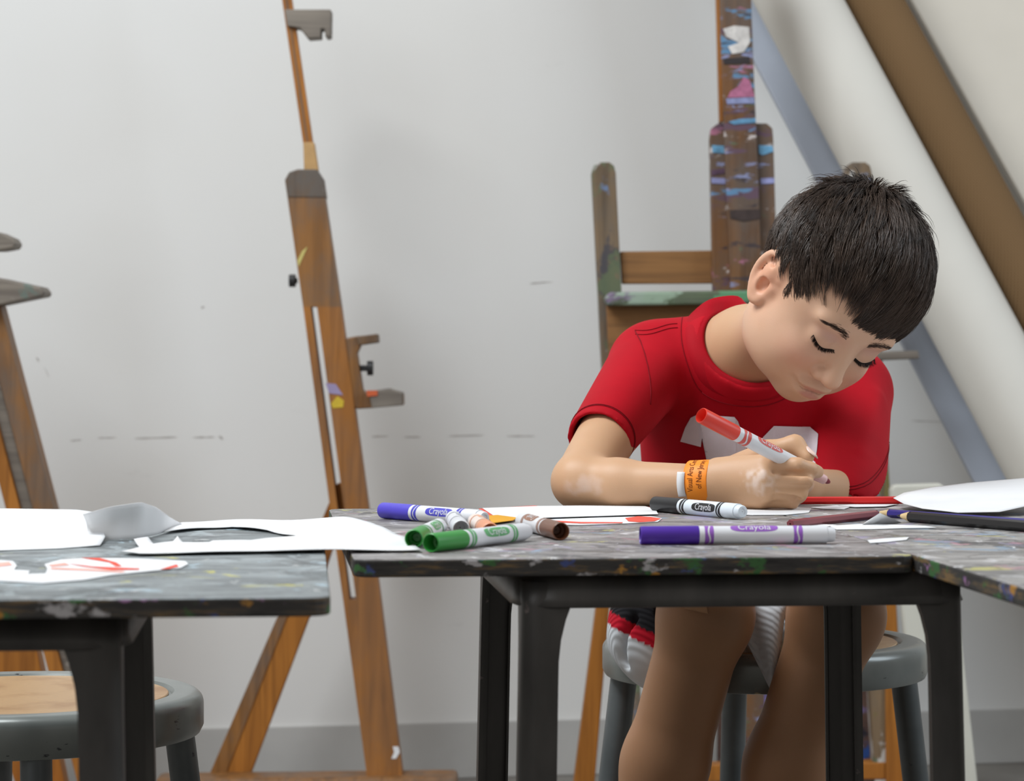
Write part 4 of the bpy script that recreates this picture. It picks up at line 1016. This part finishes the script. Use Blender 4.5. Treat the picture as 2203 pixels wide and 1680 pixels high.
# ------------------------------------------------------------------ markers
def lgt(c, k): return tuple(max(0, min(255, int(x*k))) for x in c)
def marker(a, b_, rgb, label, cap=True, roll_=0., body_rgb=None, band='double', posted=False, logo_rgb=None, hollow=True, length=None, caprgb=None, r=.0067, ink=None):
    a, b_ = Vector(a), Vector(b_); Lg = (b_-a).length; M_ = xform(a, b_, roll_)
    th = thing('marker', a.lerp(b_, .5)-Vector((0, 0, r)), label, 'marker', 'felt-tip markers')
    cm = plain('marker_cap_'+str(abs(hash(label)) % 9999), caprgb or rgb, .38, .5, vary=.03); im = plain('marker_print_'+str(abs(hash(label)) % 9999), logo_rgb or rgb, .45, .4, vary=.02)
    bmm = M_MWHITE if body_rgb is None else plain('marker_barrel_'+str(abs(hash(label)) % 9999), body_rgb, .35, .5, vary=.02)
    n = 28; cl = .043
    q = MB()
    # cap: hollow open end with a rim
    q.lathe([(.016, .0004), (.016, r*.45), (.0135, r*.55), (.0125, r*.80), (.0008, r*.86), (0, r*.92), (.0006, r*1.0), (.003, r*1.015), (cl-.001, r*1.03), (cl, r*1.0), (cl, r*.9)], n, M_)
    q.build('cap', cm, th, smooth=True, autosm=35)
    end = Lg
    q = MB()
    if posted:       # writing end: barrel, shoulder, nib holder, nib
        q.lathe([(cl, r*.9), (cl, r*.98), (Lg-.030, r*.98), (Lg-.0235, r*.80), (Lg-.0232, r*.55)], n, M_); br_ = q.build('barrel', bmm, th, smooth=True, autosm=35)
        q = MB(); q.lathe([(Lg-.0232, r*.70), (Lg-.0225, r*.74), (Lg-.0075, r*.60), (Lg-.0065, r*.40)], n, M_); q.build('nib_holder', plain('pink_nib_holder', (232, 188, 186), .4), th, smooth=True, autosm=35)
        q = MB(); q.lathe([(Lg-.0075, r*.40), (Lg-.003, r*.36), (Lg-.0005, r*.2), (Lg, r*.02)], n, M_); q.build('nib', plain('wet_felt', (128, 30, 44), .6), th, smooth=True)
        bands = [(.0485, .0575)]; lo, hi = .066, .098
    else:
        q.lathe([(cl, r*.9), (cl, r*.98), (Lg-.0065, r*.98), (Lg-.0060, r*.96), (Lg-.0060, r*.86), (Lg-.001, r*.80), (Lg, r*.70), (Lg, r*.45), (Lg-.0006, r*.42), (Lg-.0006, .0003)], n, M_); br_ = q.build('barrel', bmm, th, smooth=True, autosm=35)
        bands = [(.0470, .0535), (Lg-.031, Lg-.0245)]; lo, hi = .066, .101
    rp = r*.98+.00012
    def cyl(x, ang, e=0): return M_ @ Vector((x, math.sin(ang)*(rp+e), math.cos(ang)*(rp+e)))
    for (x0, x1) in bands:
        q = MB(); w_ = x1-x0
        N = 48
        for (ca, cb, amp) in ((x0, x0+w_*.40, 1), (x0+w_*.60, x1, 1)):
            V = []
            for k in range(N):
                a_ = 2*math.pi*k/N; off = w_*.10*math.sin(3*a_)
                V += [cyl(ca+(off if ca != x0 else 0), a_), cyl(cb+(off if ca == x0 else 0), a_)]
            q.add(V, [(2*k, 2*k+1, 2*((k+1) % N)+1, 2*((k+1) % N)) for k in range(N)])
        q.build('wave_band', im, br_, smooth=True)
    # oval badge and name
    V = [cyl((lo+hi)/2, 0)]; N = 40; rings = 5; hw = (hi-lo)/2
    for rr in range(1, rings+1):
        for k in range(N):
            a_ = 2*math.pi*k/N; ca, sa = math.cos(a_), math.sin(a_); pw = .62
            x = math.copysign(abs(ca)**pw, ca)*hw*rr/rings; y = math.copysign(abs(sa)**pw, sa)*.0040*rr/rings
            V.append(cyl((lo+hi)/2+x, y/rp))
    Fc = [(0, 1+k, 1+(k+1) % N) for k in range(N)]
    for rr in range(rings-1):
        for k in range(N): Fc.append((1+rr*N+k, 1+(rr+1)*N+k, 1+(rr+1)*N+(k+1) % N, 1+rr*N+(k+1) % N))
    q = MB(); q.add(V, Fc); bd = q.build('badge', im, br_, smooth=True)
    V, Fc = text_mesh('Crayola', .0088, 4); q = MB(); q.add([cyl((lo+hi)/2+v_.x*.88, v_.y/rp*.92, .00022) for v_ in V], Fc); q.build('badge_lettering', M_MWHITE, bd)
    return th
def tm(x0, Y0, x1, Y1, z=TOP+.0070): return Vector(((x0-CX)*Y0/FPX, Y0, z)), Vector(((x1-CX)*Y1/FPX, Y1, z))
RL = math.pi
marker(*tm(1377, 1.902, 1795, 1.912), (78, 40, 160), 'purple marker lying across the front of the table, nearest the edge', roll_=.55, logo_rgb=(150, 96, 190))
marker(*tm(1410, 2.300, 1598, 2.185), (34, 34, 36), 'black-capped marker by the boy\'s wrist', roll_=1.35, body_rgb=(222, 232, 240))
marker(*tm(824, 2.205, 1043, 2.100), (84, 74, 200), 'blue-violet capped marker at the back of the marker heap', roll_=1.1, logo_rgb=(76, 74, 190))
marker(*tm(926, 1.826, 1134, 1.945), (52, 150, 62), 'green marker at the front of the heap, its open cap end facing left', roll_=1.0, logo_rgb=(96, 170, 108))
marker(*tm(890, 1.866, 946, 2.000), (52, 146, 62), 'smaller-looking green marker pointing away, behind the front green one', roll_=.8, logo_rgb=(96, 170, 108))
marker(*tm(992, 1.972, 975, 2.100), (214, 216, 220), 'pale grey-capped marker in the middle of the heap', roll_=.6, logo_rgb=(176, 178, 186))
marker(*tm(1055, 1.940, 1022, 2.062), (226, 150, 108), 'orange-capped marker behind the front green one', roll_=.4, body_rgb=(236, 222, 212), logo_rgb=(226, 164, 128))
marker(*tm(1207, 1.945, 1122, 2.072), (112, 70, 48), 'brown marker at the right end of the heap, cap end facing us', roll_=-.5, logo_rgb=(150, 104, 80))
PA, PB = W(1508, 893, 2.255), W(1785, 1038, 2.350)
marker(PA, PB, (226, 62, 46), 'red marker in the boy\'s hand', posted=True, roll_=.9, r=.0069, logo_rgb=(214, 92, 84))

# ------------------------------------------------------------------ pencils
def pencil(a, b_, rgb, label, r=.0036, tip=True, tiprgb=None):
    a, b_ = Vector(a), Vector(b_); Lg = (b_-a).length; M_ = xform(a, b_, .3)
    th = thing('pencil', a.lerp(b_, .5)-Vector((0, 0, r)), label, 'pencil', 'colouring pencils')
    pm = plain('lacquer_'+str(abs(hash(label)) % 9999), rgb, .35, .5, vary=.03)
    q = MB(); x0 = .017 if tip else 0
    q.lathe([(x0, r*.2), (x0, r), (Lg, r), (Lg, r*.3)], 6, M_); q.build('shaft', pm, th, bevel=.0003)
    if tip:
        q = MB(); q.lathe([(x0+.0004, r*.97), (.006, r*.40), (.006, .0002)], 12, M_); q.build('sharpened_wood', M_WOODTIP, th, smooth=True, autosm=40)
        q = MB(); q.lathe([(.006, r*.40), (0, .0004), (0, .0001)], 12, M_); q.build('lead', plain('lead_'+str(abs(hash(label)) % 9999), tiprgb or rgb, .5), th, smooth=True, autosm=40)
    q = MB(); q.lathe([(Lg-.0002, r*.97), (Lg+.0003, r*.9), (Lg+.0003, r*.32), (Lg+.0003, .0002)], 12, M_); q.build('end_grain', pm if not tip else M_WOODTIP, th, smooth=True, autosm=40)
zp = TOP+.0036
pencil((.186, 2.385, zp+.0012), (.3606, 2.398, zp+.0012), (206, 36, 34), 'red pencil lying behind the boy\'s drawing hand')
pencil(G(1700, 1127, zp), (.3085, 2.206, zp), (132, 62, 70), 'maroon pencil behind the purple marker', tip=False)
n_a = Vector(((1883-CX)*2.232/FPX, 2.232, zp)); n_b = Vector(((2142-CX)*2.120/FPX, 2.120, zp)); pencil(n_a, n_a+(n_b-n_a).normalized()*.175, (50, 42, 128), 'navy blue pencil touching the white paper at the right')
k_a = Vector(((1930-CX)*2.172/FPX, 2.172, zp+.001)); k_b = Vector(((2142-CX)*2.068/FPX, 2.068, zp+.001)); pencil(k_a, k_a+(k_b-k_a).normalized()*.175, (36, 35, 36), 'black pencil in front of the navy one at the right', r=.0046)

# ------------------------------------------------------------------ papers
def sheet(name, poly, label, cat, mat=M_PAPER, z=TOP+.0004, t=.0004, lift=None, sub=None):
    """flat cut paper on the table; lift(x, y) raises it (metres)"""
    bm_ = bmesh.new(); P_ = [G(x, y) for x, y in poly]; vs_ = [bm_.verts.new((p.x, p.y, 0)) for p in P_]; f_ = bm_.faces.new(vs_)
    bmesh.ops.recalc_face_normals(bm_, faces=bm_.faces); bmesh.ops.triangulate(bm_, faces=bm_.faces)
    if lift:
        for it in range(7):
            ed = [e for e in bm_.edges if e.calc_length() > .012]
            if not ed: break
            bmesh.ops.subdivide_edges(bm_, edges=ed, cuts=1); bmesh.ops.triangulate(bm_, faces=bm_.faces)
    bm_.verts.index_update(); V = []
    for v_ in bm_.verts:
        h = lift(v_.co.x, v_.co.y) if lift else 0; V.append((v_.co.x, v_.co.y, z+h))
    F_ = [tuple(v_.index for v_ in f.verts) for f in bm_.faces]; bm_.free()
    q = MB(); q.add(V, F_); o = q.build(name, mat, None, smooth=bool(lift))
    for p in o.data.polygons:
        pass
    if o.data.polygons[0].normal.z < 0: o.data.flip_normals()
    md = o.modifiers.new('thick', 'SOLIDIFY'); md.thickness = t; md.offset = 1
    if label: tag(o, label, cat, 'loose drawing papers')
    return o
def child_ink(parent, polys, mat, z, name='ink_stroke'):
    for poly in polys:
        P_ = [G(x, y) for x, y in poly]; q = MB(); q.prism([(p.x, p.y, z) for p in P_], (0, 0, .00012)); q.build(name, mat, parent)
# main table
sheet('paper', [(1030,1096),(1150,1089.2),(1172,1092),(1090,1112),(1050,1112)], 'red sheet whose edge shows behind the white sheet', 'paper', M_REDINK)
s1 = sheet('paper', [(1038,1096),(1160,1091.5),(1250,1090.5),(1388,1092),(1410,1098),(1416,1109),(1290,1113),(1128,1118),(1062,1112)], 'blank white sheet behind the markers, left of the elbow', 'paper', z=TOP+.0010)
s2 = sheet('paper', [(1120,1121),(1280,1115.5),(1400,1112),(1424,1117),(1415,1124),(1340,1128),(1250,1131),(1160,1130)], 'white paper edged with red drawing, in front of the blank sheet', 'paper', z=TOP+.0004)
child_ink(s2, [[(1345,1117),(1372,1113),(1400,1114.5),(1422,1118),(1408,1124),(1375,1126),(1352,1124)], [(1195,1122.5),(1250,1125.5),(1340,1126),(1338,1128),(1250,1128.5),(1195,1126)]], M_REDINK, TOP+.0010, 'red_patch')
sheet('paper', [(1046,1114),(1070,1112.5),(1112,1118),(1104,1124),(1060,1130)], 'yellow paper scrap under the marker heap', 'paper', M_YELLOW, z=TOP+.0016)
sheet('paper', [(1560,1100),(1600,1093),(1680,1091.5),(1745,1095),(1740,1104),(1690,1109),(1620,1109.5),(1575,1107)], 'rounded white paper under the drawing hand', 'paper')
sheet('paper', [(1745,1093),(1800,1088.5),(1828,1092),(1815,1097),(1770,1096)], 'narrow white strip just right of the drawing hand', 'paper')
sheet('paper', [(1804,1090),(1860,1086),(1935,1086.5),(1905,1092),(1840,1093.5)], 'thin white strip below the red pencil', 'paper', z=TOP+.0009)
sheet('paper', [(1922,1094),(1945,1089),(2000,1086),(2080,1085),(2210,1086),(2260,1094),(2240,1106),(2150,1113),(2060,1112.5),(1985,1107),(1945,1101)], 'large round-cornered white paper curling up at the right edge', 'paper', z=TOP+.0008,
      lift=lambda x, y: max(0, (y-2.19))*.05+max(0, x-.33)**1.2*.10*max(0, (y-2.14)/.2))
sheet('paper', [(1785,1133),(1850,1129),(1905,1130),(1990,1133),(2015,1137),(1940,1138),(1880,1140),(1800,1141)], 'long white paper strip in front of the pencils', 'paper')
sheet('paper', [(1730,1132),(1760,1129),(1800,1131),(1775,1135),(1735,1136)], 'tiny white scrap beside the maroon pencil', 'paper')
sheet('paper', [(1866,1164),(1905,1160),(1955,1157.5),(1950,1163),(1905,1168),(1872,1170)], 'small white scrap near the front right corner of the table', 'paper')
# folded paper tent
m = MB(); a_, c_, d_ = G(1852, 1131), G(1940, 1124), W(1893, 1103.5, 2.105)
e_ = a_+Vector((.012, .055, 0)); f_ = c_+Vector((-.004, .035, 0))
m.add([a_, c_, d_, e_, f_], [(0, 1, 2), (0, 2, 3), (2, 1, 4)]); o = m.build('paper', M_PAPER, None); md = o.modifiers.new('thick', 'SOLIDIFY'); md.thickness = .0004
tag(o, 'folded triangular white scrap standing against the pencils', 'paper', 'loose drawing papers')
# left table
def curl(y0, y1, h, p=2): return lambda x, y: h*max(0, min(1.2, (y-y0)/(y1-y0)))**p
sheet('paper', [(-150,1188),(0,1186),(120,1182),(215,1176),(226,1166),(205,1142),(165,1138),(0,1136),(-150,1135)], 'blank white sheet curling up at the left frame edge', 'paper',
      lift=lambda x, y: .015*sstep(CO([y]), 1.86, 2.09)[0])
Bc = [(185,1161),(240,1161),(300,1158),(338,1150),(372,1138),(396,1131)]; Tc = [(178,1106),(236,1090),(304,1080),(334,1090),(368,1114),(396,1129)]
m = MB(); V = []; nr = 9
def along(Cv, t):
    x = t*(len(Cv)-1); i_ = min(int(x), len(Cv)-2); f_ = x-i_; return Cv[i_][0]*(1-f_)+Cv[i_+1][0]*f_, Cv[i_][1]*(1-f_)+Cv[i_+1][1]*f_
for k in range(25):
    bx, by = along(Bc, k/24); tx, ty = along(Tc, k/24); p0 = G(bx, by, TOP+.0008); p1 = W(tx, ty, p0.y-.006)
    for j_ in range(nr): f_ = j_/(nr-1); p = p0.lerp(p1, f_); p.y += .012*math.sin(math.pi*f_)*(1-k/24); V.append(p)
m.add(V, [(k*nr+j_, k*nr+j_+1, (k+1)*nr+j_+1, (k+1)*nr+j_) for k in range(24) for j_ in range(nr-1)])
o = m.build('paper', M_PAPER, None, smooth=True); md = o.modifiers.new('thick', 'SOLIDIFY'); md.thickness = .0003
tag(o, 'grey-shaded paper with a raised corner behind the left sheet', 'paper', 'loose drawing papers')
sheet('paper', [(392,1131),(560,1124),(738,1120),(800,1131),(850,1152),(908,1189),(760,1191),(600,1192),(440,1195),(300,1198),(262,1194),(300,1184),(288,1170),(318,1164),(330,1178),(372,1170),(382,1160),(394,1172),(450,1173),(458,1168),(540,1172),(600,1166),(640,1160),(575,1146),(500,1138),(430,1141),(352,1150),(380,1136)], 'white sheet with a torn jagged hole bridging the two tables', 'paper', z=TOP+.0010,
      lift=lambda x, y: .0012*math.sin(x*60)*math.sin(y*40)+.0014)
s3 = sheet('paper', [(-60,1214),(0,1207),(28,1209),(36,1219),(30,1228),(64,1230),(60,1237),(98,1236),(102,1226),(96,1216),(130,1206),(190,1202),(300,1204),(398,1209),(405,1215),(388,1224),(300,1233),(240,1239),(180,1250),(90,1257),(0,1252),(-70,1240)], 'palette-shaped white cut-out with faint red pencil strokes on the left table', 'paper')
child_ink(s3, [[(175,1203),(215,1203.5),(250,1213),(262,1221),(250,1222),(235,1213)], [(150,1216),(200,1222),(300,1226),(298,1229),(240,1229.5),(180,1222)], [(345,1228),(380,1217),(384,1222),(365,1227)]], M_REDINK, TOP+.0010)
child_ink(s3, [[(105,1218),(140,1214),(150,1219),(112,1222)], [(110,1224),(190,1227),(270,1232),(262,1235),(190,1231),(110,1228)], [(-30,1216),(20,1212),(26,1219),(-20,1224)]], M_PINKINK, TOP+.0010)
